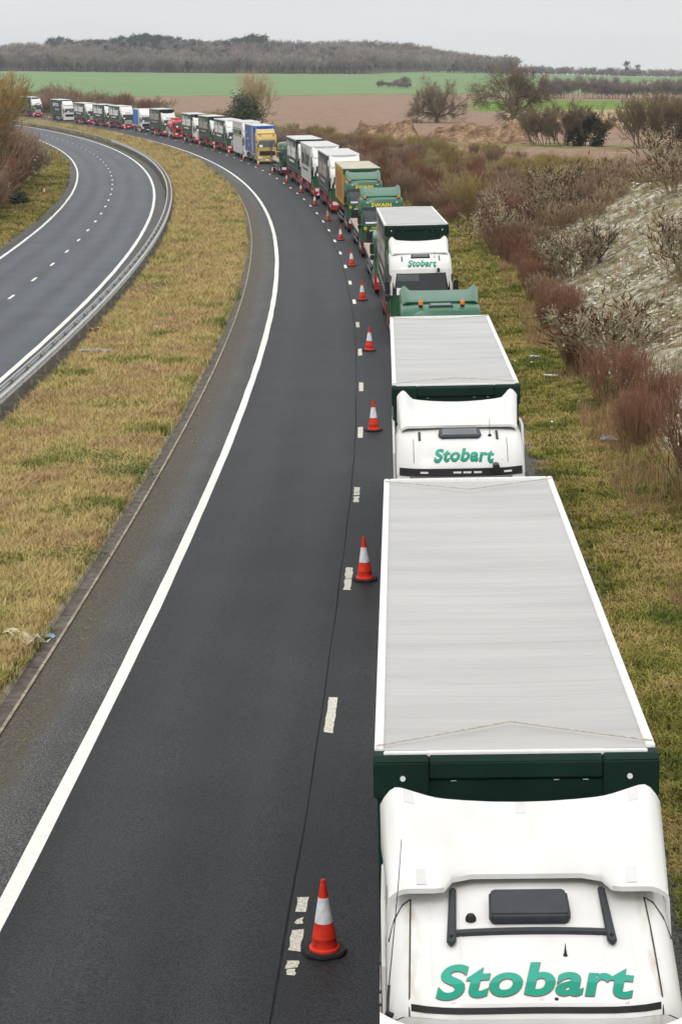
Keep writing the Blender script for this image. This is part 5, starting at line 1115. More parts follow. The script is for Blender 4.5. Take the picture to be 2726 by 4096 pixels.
scat_rs('left_verge_grass', T_ver, 12000, one(-28.0, -21.85), 30, 330, 1.4, 1.4, 'green and tan grass on the left verge', 'grass', far_scale=.6)
scat_rs('channel_weeds', T_grn, 260, one(-5.45, -4.85), -60, 160, 1.3, .55, 'little weeds rooted in the channel edge', 'weeds')
scat_rs('bank_top_grass', T_dry, 3000, lambda s: (toe(s) + 7, toe(s) + 16), 60, 230, 1.0, .6, 'pale dry grass on top of the bank', 'grass')

# ---- shrubs on the right bank, individuals ---------------------------------------
ME_red = [bush_mesh('red_twigs', 20 + i, [V_red], H=2.1, W=3.4, stems=70, lev=2, kids=(3, 5), rad=.012, tilt=.4, twigr=.0065, up=.5, spread=.35, wig=.16) for i in range(3)]
ME_bud = [bush_mesh('buddleia_twigs', 40 + i, [V_tan, V_budl, V_seed], H=2.6, W=3.0, stems=26, lev=2, kids=(4, 6), rad=.018, tilt=.75, twigr=.008, leaf=(3600, .05), seedh=330, up=.35, spread=.6) for i in range(3)]
ME_ol = [bush_mesh('olive_twigs', 60 + i, [V_olive], H=3.0, W=3.2, stems=30, lev=3, kids=(3, 4), rad=.02, tilt=.75, twigr=.009, up=.3, spread=.5, wig=.22) for i in range(3)]
ME_br = [bush_mesh('brown_twigs', 80 + i, [V_brown], H=2.6, W=3.0, stems=30, lev=3, kids=(3, 4), rad=.016, tilt=.6, twigr=.009, up=.35, spread=.5) for i in range(2)]
ME_gr = [bush_mesh('grey_twigs', 90 + i, [V_grey], H=3.4, W=3.2, stems=12, lev=3, kids=(3, 4), rad=.035, tilt=.6, twigr=.008, up=.15, spread=.7) for i in range(2)]
def shrub(name, mes, k, r, s, rot, sx, sz, label, cat='shrub', group=None):
    x, y = rs2xy(r, s); return plant(name, mes[k % len(mes)], float(x), float(y), rot, sx, sz, label, cat, group)
GB = 'buddleia bushes on the chalk bank'; GRD = 'red stemmed bushes along the bank foot'
for k, r, s, sx, sz, lb in ((0, 9.6, 44, 1.45, 1.25, 'tall buddleia bush at the bank foot right of the dark green trailer front'), (1, 10.3, 18, 1.2, .95, 'brown tipped buddleia in the middle of the chalk bank'),
        (2, 8.6, -7.5, 1.5, .95, 'big leafy buddleia with dark seed heads leaning over the verge'), (0, 12.9, 1.5, 1.3, 1.05, 'buddleia at the right picture edge on white chalk'), (1, 15.5, 55, 1.7, 1.25, 'broad grey green buddleia on the bank crest'),
        (2, 13.6, 47, 1.4, 1.1, 'buddleia on the bank just below the crest'), (0, 19.5, 42, 1.7, 1.3, 'pale twiggy buddleia on the crest at the right edge'), (1, 12.2, 60, 1.4, 1.1, 'small buddleia behind the dark green trailer'), (2, 17.2, 30, 1.3, 1.0, 'grey buddleia above the chalk slope near right edge')):
    shrub('buddleia_bush', ME_bud, k, r, s, k * 2.1 + r, sx, sz, lb, 'shrub', GB)
for k, r, s, sx, sz, lb in ((0, 9.5, 40, 1.35, 1.1, 'dark red bush at the bank foot beside the third white cab'), (1, 9.1, 34, 1.0, 1.0, 'small red bush in front of the tall buddleia'), (2, 7.9, 4, 1.05, 1.0, 'red stemmed bush right of the green cab beacon'), (0, 8.0, -14.5, 1.15, .95, 'red bush below the big leafy buddleia'),
        (1, 7.7, -22, .8, .9, 'narrow red bush between verge and chalk slope'), (2, 8.6, -31.0, 1.7, 1.3, 'large dark red bush at the right picture edge'), (0, 8.8, -39.5, 1.3, 1.0, 'lower red brown bush at the right edge beside the near trailer'), (1, 10.4, 55, 1.1, 1.0, 'red brown bush behind the third trailer'), (2, 8.6, -20, .8, .8, 'red bush at the chalk slope edge above the large one')):
    shrub('red_stemmed_bush', ME_red, k, r, s, k + r, sx, sz, lb, 'shrub', GRD)
rngt = np.random.default_rng(5); segs, tips = [], []
for a in range(5): grow(rngt, (0, 0, .25), (math.cos(a * 1.3) * .8, math.sin(a * 1.3) * .8, 1), 1.0, .05, 3, segs, tips, .2, (3, 4), .62, .55, .12, 3, .008)
segs.append((np.array((0, 0, -.1)), np.array((0, 0, .28)), .085, .07)); v, f = tubes(segs, 5)
x, y = rs2xy(11.6, 18.5)
t_ = empty('bare_sapling', Matrix.Translation((float(x), float(y), float(terr_xy(x, y)) - .03))); tag(t_, 'small dark leafless tree standing on the white chalk slope', 'tree')
link('crown', npmesh('crown', v, f, V_dark), t_); g = MB(); g.tube([(0, 0, -.2), (.02, 0, .1), (0, 0, .3)], [.12, .10, .085], 7); g.build('trunk', V_dark, t_)
# chalk rubble: small white stones on the bank
def stone(seed):
    rng = np.random.default_rng(seed); g = MB(); g.lathe([(.02, -.03), (.06, -.02), (.07, .01), (.045, .045), (.01, .05)], 6); v = np.array(g.v) * rng.uniform(.7, 1.3, 3) + rng.normal(0, .008, (len(g.v), 3)); g.v = [tuple(q) for q in v]; return g.mesh('chalk_stone', M('chalk_stone', (.70, .69, .64), rough=.95, var=.12, scale=8, rnd=.15))
scat_rs('bank_dead_stems', T_dry, 1500, lambda s: (toe(s) + .5, toe(s) + 11), -50, 60, 1.1, .75, 'scattered dead stems standing on the chalk bank', 'grass')
scat_rs('chalk_rubble', [proto('chalk_stone', stone(i)) for i in range(4)], 15000, lambda s: (toe(s) + .6, toe(s) + 11), -66, 95, 1.2, 1.0, 'white chalk stones strewn over the bank', 'chalk', mask=lambda r, s: (np.sin(r * .9 + s * .33) + np.sin(s * .47 - r * .8) + rg.normal(0, .7, len(s))) > -.1)
# ---- scrub masses (nobody could count the stems) -----------------------------------
ME_tn = [bush_mesh('tan_twigs', 110 + i, [V_tan, V_seed], H=2.2, W=3.0, stems=34, lev=2, kids=(4, 5), rad=.014, tilt=.6, twigr=.008, seedh=120, up=.4, spread=.45) for i in range(2)]
PR = {k: [proto(k + '_scrub', m) for m in mm] for k, mm in dict(red=ME_red, olive=ME_ol, brown=ME_br, grey=ME_gr, tan=ME_tn).items()}
def scrub(name, protos, n, rfun, s0, s1, scl, label, jz=.25, xy=None, seed=1):
    rr_ = np.random.default_rng(seed); s = rr_.uniform(s0, s1, n); a, b = rfun(s); r = a + (b - a) * rr_.uniform(0, 1, n); x, y = rs2xy(r, s); z = terr(r, s) - .08
    q = rr_.uniform(.7, 1.25, n) * (scl(s) if callable(scl) else scl); return scatter(name, protos, np.stack([x, y, z], 1), rr_.uniform(0, 6.28, n), np.stack([q * 1.1, q * 1.1, q * rr_.uniform(1 - jz, 1 + jz, n)], 1), rr_.integers(0, len(protos), n), label, 'scrub')
scrub('red_roadside_scrub', PR['red'] + PR['brown'][:1], 150, lambda s: (np.interp(s, [50, 80, 200, 330], [8.5, 7.5, 7.0, 7.0]), np.interp(s, [50, 80, 200, 330], [14, 15, 12, 11])), 52, 260, .95, 'dense red brown scrub lining the road behind the lorries')
scrub('olive_roadside_scrub', PR['olive'] + PR['brown'], 120, lambda s: (np.interp(s, [60, 120, 240, 420], [14, 12, 10, 9]), np.interp(s, [60, 120, 240, 420], [27, 24, 17, 15])), 60, 250, .52, 'olive willow scrub behind the red bushes', seed=2)
scrub('bank_crest_scrub', PR['olive'], 46, lambda s: (toe(s) + 6.0, toe(s) + 12), 55, 105, .45, 'green stemmed scrub hedge along the bank crest', seed=3)
scrub('bank_side_scrub', PR['tan'] + PR['brown'] + PR['tan'], 70, lambda s: (toe(s) + .2, toe(s) + np.interp(s, [36, 50, 80], [4.0, 9.0, 11.0])), 38, 84, .62, 'tan and brown scrub covering the upper bank beyond the bare chalk', seed=8)
scrub('bank_foot_scrub', PR['red'] + PR['tan'][:1], 26, lambda s: (toe(s) + .1, toe(s) + 1.2), -44, 40, .55, 'low reddish scrub edging the foot of the chalk', seed=9)
scrub('far_roadside_scrub', PR['brown'] + PR['olive'][:1], 90, lambda s: (np.full(len(s), 7.5), np.full(len(s), 13.0)), 255, 400, .72, 'low brown scrub behind the far lorries', seed=4)
scrub('far_end_scrub', PR['brown'] + PR['red'][:1], 90, lambda s: (np.full(len(s), 8.0), np.full(len(s), 24.0)), 395, 560, 1.75, 'tall pinkish brown scrub behind the farthest lorries', seed=5)
scrub('left_bank_scrub', PR['red'] + PR['brown'], 190, lambda s: (np.interp(s, [60, 330], [-32, -33]), np.interp(s, [60, 75, 100, 130, 165, 190, 250, 330], [-25.6, -25.8, -26.4, -26.4, -26.0, -25.6, -26, -27])), 68, 330, lambda s: np.interp(s, [68, 130, 160, 190, 330], [2.0, 1.9, 1.4, .95, .7]), 'thick red brown scrub on the left bank', seed=6)
# ---- left bank willows ------------------------------------------------------------
def willow(seed, H, twig, fluff=0):
    rng = np.random.default_rng(seed); segs, tips = [], []
    for i in range(7):
        a = rng.uniform(0, 6.28); grow(rng, (math.cos(a) * .3, math.sin(a) * .3, .8), (math.cos(a) * .6, math.sin(a) * .6, 1), H * .34, .10, 4, segs, tips, .22, (4, 6), .64, .6, .2, 3, .016)
    parts = [tubes(segs)]
    if fluff:
        tp = np.array([t[0] for t in tips]); cl = tp[rng.permutation(len(tp))[:fluff]]; c = np.repeat(cl, 14, 0) + rng.normal(0, .28, (len(cl) * 14, 3)); parts.append(leaves(c, .07, rng, .9))
    V, F, Mi = join(parts); return npmesh('crown', V, F, [twig, V_white][:len(parts)], Mi)
WL = [willow(3, 9.5, V_orange), willow(4, 9.0, V_orange, 10), willow(6, 9.0, V_brown)]
g = MB(); g.tube([(0, 0, -.5), (.05, 0, .5), (0, .05, 1.3)], [.32, .26, .2], 8); ME_trunk = g.mesh('trunk', V_bark, smooth=True)
for k, r, s, q, lb in ((0, -29.0, 88, 1.25, 'tall olive twigged willow at the left picture edge'), (1, -29.8, 108, 1.3, 'tan willow with pale fluffy seed heads on the left bank'), (0, -31.0, 132, 1.2, 'olive willow leaning towards the left carriageway'), (2, -31.8, 158, 1.0, 'brown willow on the left bank farther along'), (1, -31.5, 182, .7, 'smaller tan willow close to the left road edge'), (2, -32.5, 212, .6, 'brown willow in front of the farthest lorry')):
    x, y = rs2xy(r, s); o = empty('willow_tree', Matrix.Translation((float(x), float(y), float(terr_xy(x, y)) - .1)) @ Matrix.Rotation(s, 4, 'Z') @ Matrix.Scale(q, 4)); tag(o, lb, 'tree', 'willows on the left bank'); link('crown', WL[k], o); link('trunk', ME_trunk, o)
def leafblob(seed, n, R, H, size, z0=.2, holes=0):
    rng = np.random.default_rng(seed); k = 26; cc = []
    for i in range(k):
        a = rng.uniform(0, 6.28); h = rng.uniform(0, 1); rr = R * math.sin(math.pi * min(1, .18 + h * .80)) ** .7 * rng.uniform(.45, .85); cc.append((rr * math.cos(a), rr * math.sin(a), z0 + h * H * .85))
    cc = np.array(cc); c = cc[rng.integers(0, k, n)] + rng.normal(0, 1, (n, 3)) * R * .2; c = c[c[:, 2] > 0]; return leaves(c, size, rng, .6)
v, f = leafblob(3, 1500, .9, 1.2, .10); x, y = rs2xy(-24.6, 101); o = empty('evergreen_shrub', Matrix.Translation((float(x), float(y), float(terr_xy(x, y))))); tag(o, 'low grey green evergreen shrub on the left verge', 'shrub'); link('foliage', npmesh('foliage', v, f, M('grey_green_leaf', (.06, .085, .05), rough=.7, var=.3)), o)
for k, (r, s, q) in enumerate(((-26.2, 128, 1.1), (-25.8, 150, .9), (-24.6, 196, .7))):
    rng = np.random.default_rng(70 + k); c = rng.normal(0, 1, (260, 3)) * np.array([.9, .9, .7]) * q + np.array([0, 0, 2.2 if k == 0 else 1.3]); v, f = leaves(c, .085, rng, .9); x, y = rs2xy(r, s)
    o = empty('clematis_clump', Matrix.Translation((float(x), float(y), float(terr_xy(x, y))))); tag(o, ['pale fluffy clematis seed heads over the left scrub, uppermost clump', 'pale clematis seed heads low in the left scrub', 'whitish clematis wisps near the left road edge'][k], 'climber'); link('seed_heads', npmesh('seed_heads', v, f, V_white), o)
# ---- named trees ------------------------------------------------------------------
def big_tree(name, label, dx, dist, seed, H, mat, stem=1, spread=.75, trunk=.35, th=1.6, lev=5, fall=.68, kids=(2, 4), up=.05, leafn=None, lean=(0, 0), k0=5, tw=.012, base_l=.30, tilt=1.0, wide=1.0, spray=0):
    x, y = at_dist(dx, dist); rng = np.random.default_rng(seed); segs, tips = [], []; z0 = float(terr_xy(x, y))
    for i in range(k0):
        a = 6.283 * i / k0 + rng.uniform(-.4, .4); e_ = tilt * rng.uniform(.35, 1.2); grow(rng, (0, 0, th * rng.uniform(.8, 1.05)), (math.cos(a) * e_ + lean[0], math.sin(a) * e_ + lean[1], 1), H * base_l, trunk * .55, lev, segs, tips, .38, kids, fall, spread, up, 3, tw)
    for (p_, d_) in list(tips):      # fine twig sprays at every branch end
        for q in range(spray):
            dd = d_ + rng.normal(0, .65, 3); dd /= np.linalg.norm(dd); segs.append((p_, p_ + dd * rng.uniform(.25, .75), tw * 1.1, tw * .6))
    o = empty(name, Matrix.Translation((x, y, z0))); tag(o, label, 'tree'); V, F = tubes(segs)
    zs = V[:, 2].max(); V[:, 2] *= 1; sc_ = H / zs; V *= np.array([1, 1, 1]); link('crown', npmesh('crown', V, F, mat), o).scale = (sc_ * wide, sc_ * wide, sc_)
    g = MB(); g.tube([(0, 0, -.4), (0, 0, .0), (.04, 0, th * .5 * sc_), (0, .03, th * 1.06 * sc_)], [trunk * 1.5, trunk * 1.15, trunk * .9, trunk * .85], 9); g.build('trunk', V_bark, o, smooth=True); return o
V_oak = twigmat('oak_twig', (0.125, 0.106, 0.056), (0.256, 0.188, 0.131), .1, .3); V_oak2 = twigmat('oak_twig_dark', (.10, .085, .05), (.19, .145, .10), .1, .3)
big_tree('oak_tree', 'rounded leafless oak in the ploughed field, left of the taller oak', 1006, 400, 12, 9.8, V_oak, trunk=.42, th=1.4, tilt=1.5, wide=.92, spread=.6, lev=5, k0=8, tw=.015, kids=(3, 4), spray=2)
big_tree('oak_tree', 'taller dark leafless oak standing behind the spoil heap', 1183, 345, 15, 12.3, V_oak2, trunk=.48, th=2.2, tilt=.95, spread=.8, lev=5, k0=7, tw=.015, base_l=.30, kids=(3, 4), spray=3)
big_tree('bare_tree', 'pale bare round tree rising behind the dark evergreen', 584, 352, 22, 10.4, V_tan, trunk=.2, th=1.5, tilt=.45, spread=.38, wide=.72, spray=1, lev=4, k0=10, tw=.016, up=.25, kids=(3, 5))
x, y = at_dist(552, 333); v, f = leafblob(11, 17000, 3.9, 7.0, .16, z0=.3); o = empty('evergreen_tree', on_ground(x, y) and Matrix.Translation(on_ground(x, y))); tag(o, 'round dark evergreen tree behind the lorry queue', 'tree'); link('crown', npmesh('crown', v, f, V_ever), o); g = MB(); g.tube([(0, 0, -.3), (0, 0, 3.5)], [.3, .15], 8); g.build('trunk', V_bark, o)
for dx, dist, sx, sz, mesh_, lb in ((708, 250, 1.3, 1.15, ME_gr[0], 'pale branched leafless shrub beyond the dark green trailers'), (1090, 150, 1.1, 1.25, ME_ol[1], 'bright olive willow shrub sticking up in front of the field'), (640, 285, 1.2, 1.2, ME_gr[1], 'wispy grey leafless shrub right of the evergreen'), (500, 395, 1.1, .9, ME_br[0], 'dark brown shrub left of the evergreen')):
    x, y = at_dist(dx, dist); plant('leafless_shrub', mesh_, x, y, dx, sx, sz, lb, 'shrub', 'leafless shrubs beyond the lorries')
# field edge thickets on the right
V_thick = twigmat('thicket_twig', (0.145, 0.123, 0.065), (0.246, 0.181, 0.116))
def thicket(label, dx, dist, n, wid, hs, seed, ivy=None, white=False):
    x0, y0 = at_dist(dx, dist); rng = np.random.default_rng(seed); segs, tips = [], []
    for i in range(n):
        bx, by = rng.uniform(-wid / 2, wid / 2), rng.uniform(-2, 2); grow(rng, (bx, by, 0), (rng.normal(0, .25) + bx / wid * .6, rng.normal(0, .2), 1), hs * rng.uniform(.34, .5), .06, 3, segs, tips, .2, (4, 5), .62, .55, .22, 3, .018)
    o = empty('field_thicket', Matrix.Translation(on_ground(x0, y0))); tag(o, label, 'thicket', 'thickets at the field edge'); [segs.append((p_, p_ + (lambda q: q / np.linalg.norm(q) * rng.uniform(.2, .6))(d_ + rng.normal(0, .6, 3)), .016, .01)) for (p_, d_) in tips for _ in range(4)]; link('stems', npmesh('stems', *tubes(segs), V_thick), o)
    if ivy:
        for (ix, iz, ir, ih, nn) in ivy:
            v, f = leafblob(seed + 1, nn, ir, ih, .16); v = v + np.array([ix, -1.2, iz]); link('ivy', npmesh('ivy', v, f, V_ivy), o)
    if white:
        segs, tips = [], []
        grow(rng, (wid * .18, -2.6, 2.0), (.1, -.1, 1), 2.2, .07, 3, segs, tips, .3, (3, 4), .66, .8, .05, 3, .02); link('dead_branch', npmesh('dead_branch', *tubes(segs), M('bleached_wood', (.42, .40, .36), rough=.8, var=.2)), o)
    return o
thicket('thicket with dark ivy on its right side beside the spoil heap', 1302, 258, 30, 8.0, 5.2, 31, ivy=[(3.3, .1, 1.7, 3.8, 2600), (1.2, .0, 1.3, 2.4, 1300)])
thicket('big rounded thicket with bleached dead branches at the right edge', 1545, 250, 36, 8.5, 6.4, 32, ivy=[(2.8, .0, 2.4, 3.2, 2600)], white=True)
# far hedgerow clumps and field trees
V_hedge = twigmat('hedge_twig', (0.170, 0.145, 0.128), (0.264, 0.212, 0.187), .15, .2)
def farclump(label, dx, dist, wid, h, seed, n):
    x0, y0 = at_dist(dx, dist); rng = np.random.default_rng(seed); segs, tips = [], []
    for i in range(n):
        bx, by = rng.uniform(-wid / 2, wid / 2), rng.uniform(-3, 3); grow(rng, (bx, by, 0), (rng.normal(0, .15), rng.normal(0, .15), 1), h * rng.uniform(.3, .48), .08, 3, segs, tips, .25, (4, 5), .6, .65, .2, 2, .045)
    o = empty('hedgerow_clump', Matrix.Translation(on_ground(x0, y0))); tag(o, label, 'hedgerow', 'far hedgerow clumps'); [segs.append((p_, p_ + (lambda q: q / np.linalg.norm(q) * rng.uniform(.4, 1.2))(d_ + rng.normal(0, .7, 3)), .045, .03)) for (p_, d_) in tips for _ in range(2)]; link('stems', npmesh('stems', *tubes(segs), V_hedge), o)
farclump('rounded grey hedgerow clump right of the taller oak', 1268, 830, 11, 8, 41, 22); farclump('long grey hedgerow in front of the pale green field', 1345, 835, 34, 8.5, 42, 70); farclump('low grey hedgerow end left of the lone field tree', 1400, 835, 12, 6, 43, 16)
farclump('lone small tree in the far right green field', 1452, 845, 5, 6.5, 44, 9); farclump('dense grey clump at the far right of the green field', 1530, 840, 22, 8, 45, 50)
farclump('small dark bush row on the distant green slope', 895, 1060, 12, 3.2, 46, 14); farclump('longer dark bush row on the distant green slope', 917, 1040, 10, 2.8, 47, 12); farclump('single little tree on the distant green slope', 934, 1065, 4, 5.5, 48, 6)
# ---- spoil heaps ------------------------------------------------------------------
m_heap = mix_ground('spoil_soil', [(.32, (.09, .06, .035)), (.45, (.20, .12, .07)), (.58, (.33, .22, .13)), (.75, (.42, .32, .21))], .7, detail=7, bscale=2.5, fine=.35, bump=.15)
x0, y0 = at_dist(800, 288); x1, y1 = at_dist(1238, 268); hp = []
for (a, b, h, lb) in ((.0, .42, 2.1, 'tan spoil heap at the field edge, left one of two'), (.40, 1.0, 2.4, 'long orange brown spoil heap below the tall oak')):
    rng = np.random.default_rng(int(a * 10) + 3); nx, ny = 60, 18; L_ = math.hypot(x1 - x0, y1 - y0) * (b - a); V = []
    bl = [(rng.uniform(.08, .92), rng.uniform(.25, .75), rng.uniform(.06, .16), rng.uniform(.3, 1.0)) for _ in range(26)]
    for j in range(ny):
        for i in range(nx):
            u, w = i / (nx - 1), j / (ny - 1); e_ = min(1, 6 * u) * min(1, 6 * (1 - u)) * math.sin(math.pi * w) ** .7
            hh = sum(q[3] * math.exp(-(((u - q[0]) / q[2]) ** 2 + ((w - q[1]) / .25) ** 2)) for q in bl); z = e_ * h * (.35 + .28 * hh) + rng.normal(0, .06) * e_
            px, py = x0 + (x1 - x0) * (a + (b - a) * u) , y0 + (y1 - y0) * (a + (b - a) * u) + (w - .5) * 9; V.append((px, py, float(terr_xy(px, py)) - .06 + z))
    i = np.arange(nx * ny).reshape(ny, nx); F = np.stack([i[:-1, :-1], i[:-1, 1:], i[1:, 1:], i[1:, :-1]], -1).reshape(-1, 4)
    tag(link('spoil_heap', npmesh('spoil_heap', np.array(V), F, m_heap, smooth=True)), lb, 'soil heap', 'spoil heaps in the field')
# ---- far wood ---------------------------------------------------------------------
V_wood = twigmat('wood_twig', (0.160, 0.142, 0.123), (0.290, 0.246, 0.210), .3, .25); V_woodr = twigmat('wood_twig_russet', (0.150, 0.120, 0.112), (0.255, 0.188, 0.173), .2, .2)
def woodtree(seed, mat, H=11, R=3.2):
    rng = np.random.default_rng(seed); segs, tips = [], []
    segs.append((np.array((0, 0, 0.)), np.array((0, 0, H * .45)), .22, .15))
    for i in range(9):
        a = rng.uniform(0, 6.28); grow(rng, (0, 0, H * rng.uniform(.12, .45)), (math.cos(a) * .55, math.sin(a) * .55, 1), H * .3, .12, 2, segs, tips, .2, (4, 5), .62, .6, .2, 2, .055)
    return npmesh('wood_tree', *tubes(segs), mat)
def pinetree(seed, H=13):
    rng = np.random.default_rng(seed); c = []
    for i in range(16):
        a = rng.uniform(0, 6.28); h = rng.uniform(.42, 1); rr = 2.8 * (1.25 - h) * rng.uniform(.3, 1); q = np.array((rr * math.cos(a), rr * math.sin(a), h * H)); c.append(q + rng.normal(0, 1, (26, 3)) * np.array([.85, .85, .5]))
    V, F, Mi = join([leaves(np.concatenate(c), .42, rng, .7), tubes([(np.array((0, 0, 0.)), np.array((0, 0, H * .95)), .2, .08)])]); return npmesh('wood_pine', V, F, [V_pine, V_bark], Mi)
V_woodp = twigmat('wood_twig_pale', (0.203, 0.182, 0.149), (0.351, 0.304, 0.243), .2, .2); V_woodd = twigmat('wood_twig_dark', (0.091, 0.084, 0.084), (0.140, 0.123, 0.119), .2, .2)
PW_ = [proto('wood_tree', woodtree(i, [V_wood, V_woodp, V_woodd, V_woodr, V_wood][i])) for i in range(5)]; PP_ = [proto('wood_pine', pinetree(60 + i)) for i in range(3)]
rng = np.random.default_rng(9); X = []
def wood_pts(n, d0, d1, dxa, dxb, pow_=1.0):
    dd = d0 + (d1 - d0) * rng.uniform(0, 1, n) ** pow_; dx = rng.uniform(dxa, dxb, n); xs, ys = [], []
    for a, b in zip(dx, dd): q = at_dist(a, b); xs.append(q[0]); ys.append(q[1])
    xs, ys = np.array(xs), np.array(ys); return np.stack([xs, ys, terr_xy(xs, ys) - .3], 1), dx
q1, dx1 = wood_pts(520, 1496, 1560, -40, 840); q2, dx2 = wood_pts(1700, 1560, 2000, -60, 1180); q3, dx3 = wood_pts(700, 1505, 1560, 820, 1000); q3[:, :2] *= 1.0
q3, dx3 = wood_pts(260, 1650, 1760, 830, 960); q4, dx4 = wood_pts(260, 1790, 1900, 950, 1160); q5, dx5 = wood_pts(420, 2010, 2200, 1150, 1620)
P_ = np.concatenate([q1, q2, q3, q4, q5]); hs = np.concatenate([rng.uniform(.75, 1.15, len(q1)), rng.uniform(.85, 1.25, len(q2)), rng.uniform(.8, 1.1, len(q3)), rng.uniform(.7, 1.1, len(q4)), rng.uniform(.35, .85, len(q5))])
scatter('far_wood', PW_, P_, rng.uniform(0, 6.28, len(P_)), np.stack([hs * 1.55, hs * 1.55, hs * 1.12], 1), np.where(rng.uniform(0, 1, len(P_)) < .35, rng.integers(0, 5, len(P_)), (np.floor((np.sin(P_[:, 0] * .021 + 1) + np.sin(P_[:, 1] * .018) + np.sin(P_[:, 0] * .05 + P_[:, 1] * .03)) * 1.2 + 10) % 5)).astype(int), 'grey brown leafless wood covering the distant hill', 'wood')
p1, _ = wood_pts(330, 1820, 2040, 110, 610); p2, _ = wood_pts(26, 1500, 1560, 60, 1100); p3, _ = wood_pts(3, 2010, 2100, 1250, 1568); p1b, _ = wood_pts(60, 1700, 1850, 130, 520); P_ = np.concatenate([p1, p2, p3, p1b]); hs = rng.uniform(.55, 1.15, len(P_)) + .18 * np.sin(P_[:, 0] * .06) ; hs[len(p1):len(p1) + len(p2)] *= .6
scatter('far_pine_wood', PP_, P_, rng.uniform(0, 6.28, len(P_)), np.stack([hs * 1.45, hs * 1.45, hs * 1.1], 1), rng.integers(0, 3, len(P_)), 'dark pine tops standing above the distant wood', 'wood')
# ================================================================== litter and small things
m_lw = M('litter_white', (.72, .74, .76), rough=.6, var=.12); m_lo = M('litter_orange', (.62, .27, .16), rough=.6, var=.2); m_lg = M('litter_grey_film', (.33, .34, .36), rough=.3, var=.2); m_rag = M('rag_cream', (.55, .50, .36), rough=.9, var=.35, scale=12); m_lb = M('litter_blue', (.30, .42, .60), rough=.5, var=.15)
def crumple(name, r, s, a, b, h, mat, label, cat='litter', seed=1, yaw=0, dz=.0):
    rng = random.Random(seed); n = 7; g = MB(); ph = [rng.uniform(0, 6) for _ in range(4)]
    g.grid(lambda u, v: (a * (u + .12 * math.sin(5 * v + ph[0])), b * (v + .15 * math.sin(6 * u + ph[1])), h * abs(math.sin(7 * u + ph[2]) * math.cos(6 * v + ph[3])) + .03 + rng.uniform(0, h * .3)), [i / n - .5 for i in range(n + 1)], [i / n - .5 for i in range(n + 1)])
    me = g.mesh(name, mat); o = link(name, me); sm = o.modifiers.new('thick', 'SOLIDIFY'); sm.thickness = .006
    z = float(terr(r, s)); x, y = rs2xy(r, s); o.matrix_world = Matrix.Translation((float(x), float(y), z + dz)) @ Matrix.Rotation(yaw, 4, 'Z'); return tag(o, label, cat, 'litter on the median')
crumple('dirty_rag', -6.0, -40.6, .95, .45, .14, m_rag, 'dirty cream rag lying by the drainage channel', seed=3, yaw=2.4, dz=.06)
crumple('crushed_bottle', -5.72, -40.0, .36, .14, .08, m_lb, 'crushed pale blue and orange wrapper at the channel end', seed=4, yaw=.4)
crumple('orange_plastic', -11.0, 8.2, .8, .35, .16, m_lo, 'torn orange plastic beside the crash barrier posts', seed=5, yaw=1.0, dz=.08)
crumple('orange_plastic', -11.15, 6.4, .35, .2, .1, m_lo, 'small orange plastic scrap near the crash barrier', seed=6, yaw=.3, dz=.05)
crumple('plastic_film', -10.2, .6, 1.15, .3, .12, m_lg, 'long grey plastic film on the median grass', seed=7, yaw=.1, dz=.14)
crumple('white_wrapper', -8.6, 8.5, .25, .12, .06, m_lw, 'white wrapper on the straw grass right of orange plastic', seed=8, dz=.15)
crumple('white_bag', 8.1, -33.2, .3, .22, .16, m_lw, 'crumpled white bag at the verge by the large red bush', seed=9, dz=.12)
crumple('clear_bag', 7.1, -20.5, .4, .25, .12, m_lg, 'clear plastic bag in the dry grass right of the second cab', seed=10, dz=.1)
crumple('white_paper', 6.4, -3.2, .35, .12, .06, m_lw, 'flat white paper on the verge beside the second trailer', seed=11, dz=.12)
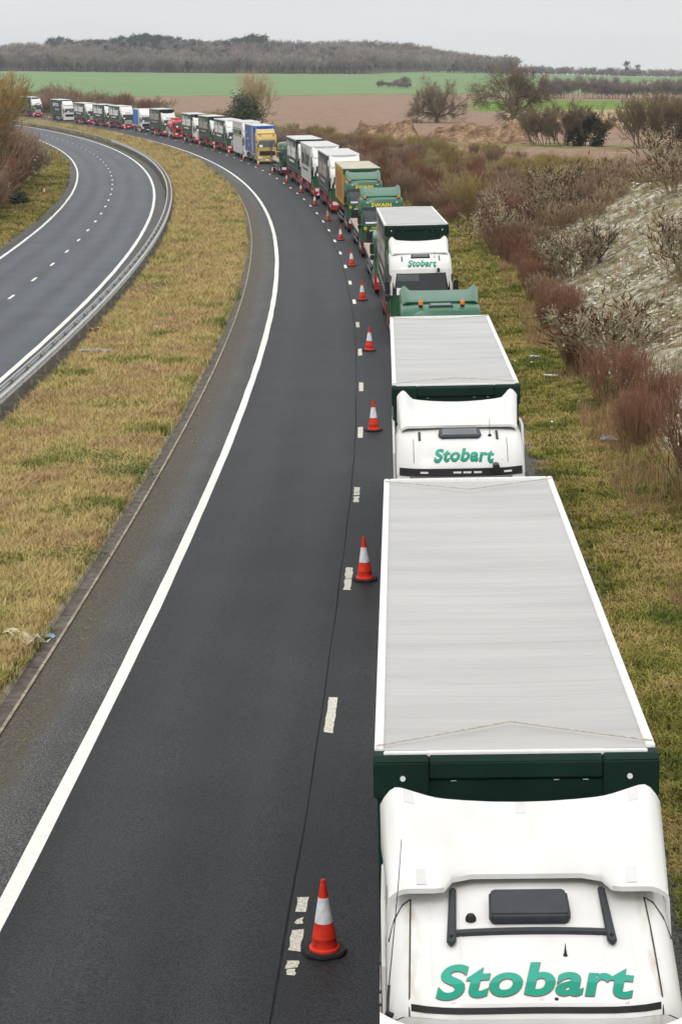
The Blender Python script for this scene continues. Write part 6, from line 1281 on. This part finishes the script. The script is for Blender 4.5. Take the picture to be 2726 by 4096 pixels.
crumple('white_paper', 6.55, -8.0, .4, .12, .06, m_lw, 'white paper strip on the verge nearer than the other', seed=12, dz=.12)
rngl = np.random.default_rng(3); n = 150; r = np.where(rngl.uniform(0, 1, n) < .45, rngl.normal(-10.8, .35, n), rngl.uniform(-11, -5.9, n)); k = rngl.uniform(0, 1, n) < .25; r[k] = rngl.uniform(5.4, 8.0, k.sum()); s = rngl.uniform(-50, 60, n); x, y = rs2xy(r, s)
v, f = leaves(np.stack([x, y, terr(r, s) + rngl.uniform(.03, .2, n)], 1), .055, rngl, .55, 2.0); tag(link('litter_scraps', npmesh('litter_scraps', v, f, m_lw)), 'tiny white litter scraps strewn in the grass', 'litter', kind='stuff')
def weed(r, s, q, label, seed):
    rng = np.random.default_rng(seed); c = rng.normal(0, 1, (700, 3)) * np.array([.38, .26, .10]) * q + np.array([0, 0, .17 * q]); v, f = leaves(c, .028 * q, rng, .5, .8); x, y = rs2xy(r, s); o = link('weed_clump', npmesh('weed_clump', v, f, V_weed)); o.location = (float(x), float(y), float(terr(r, s))); tag(o, label, 'weeds', 'green weed clumps on the median')
weed(-9.7, 25.8, 1.6, 'bright green weed clump alone in the straw grass', 1); weed(-6.9, -22.5, 1.2, 'green weeds beside the gully grate', 2); weed(-6.2, -24.5, 1.3, 'yellow green weeds at the channel below the gully', 3); weed(-6.25, -34, 1.1, 'green weed patch along the near channel', 4)
# ================================================================== haze
hz_ = MB(); hz_.box(-1500, 1500, -140, 2800, -12, 60); m_h = bpy.data.materials.new('haze_air'); m_h.use_nodes = True; n = m_h.node_tree.nodes; l = m_h.node_tree.links
for q in list(n): n.remove(q)
o_ = n.new('ShaderNodeOutputMaterial'); pv = n.new('ShaderNodeVolumePrincipled'); pv.inputs['Color'].default_value = (.86, .90, .95, 1); pv.inputs['Density'].default_value = .00014; pv.inputs['Density Attribute'].default_value = ''; pv.inputs['Anisotropy'].default_value = .2; l.new(pv.outputs[0], o_.inputs['Volume'])
HAZE = True
if HAZE: tag(hz_.build('haze', m_h), 'thin pale air haze over the fields', 'haze', kind='stuff')
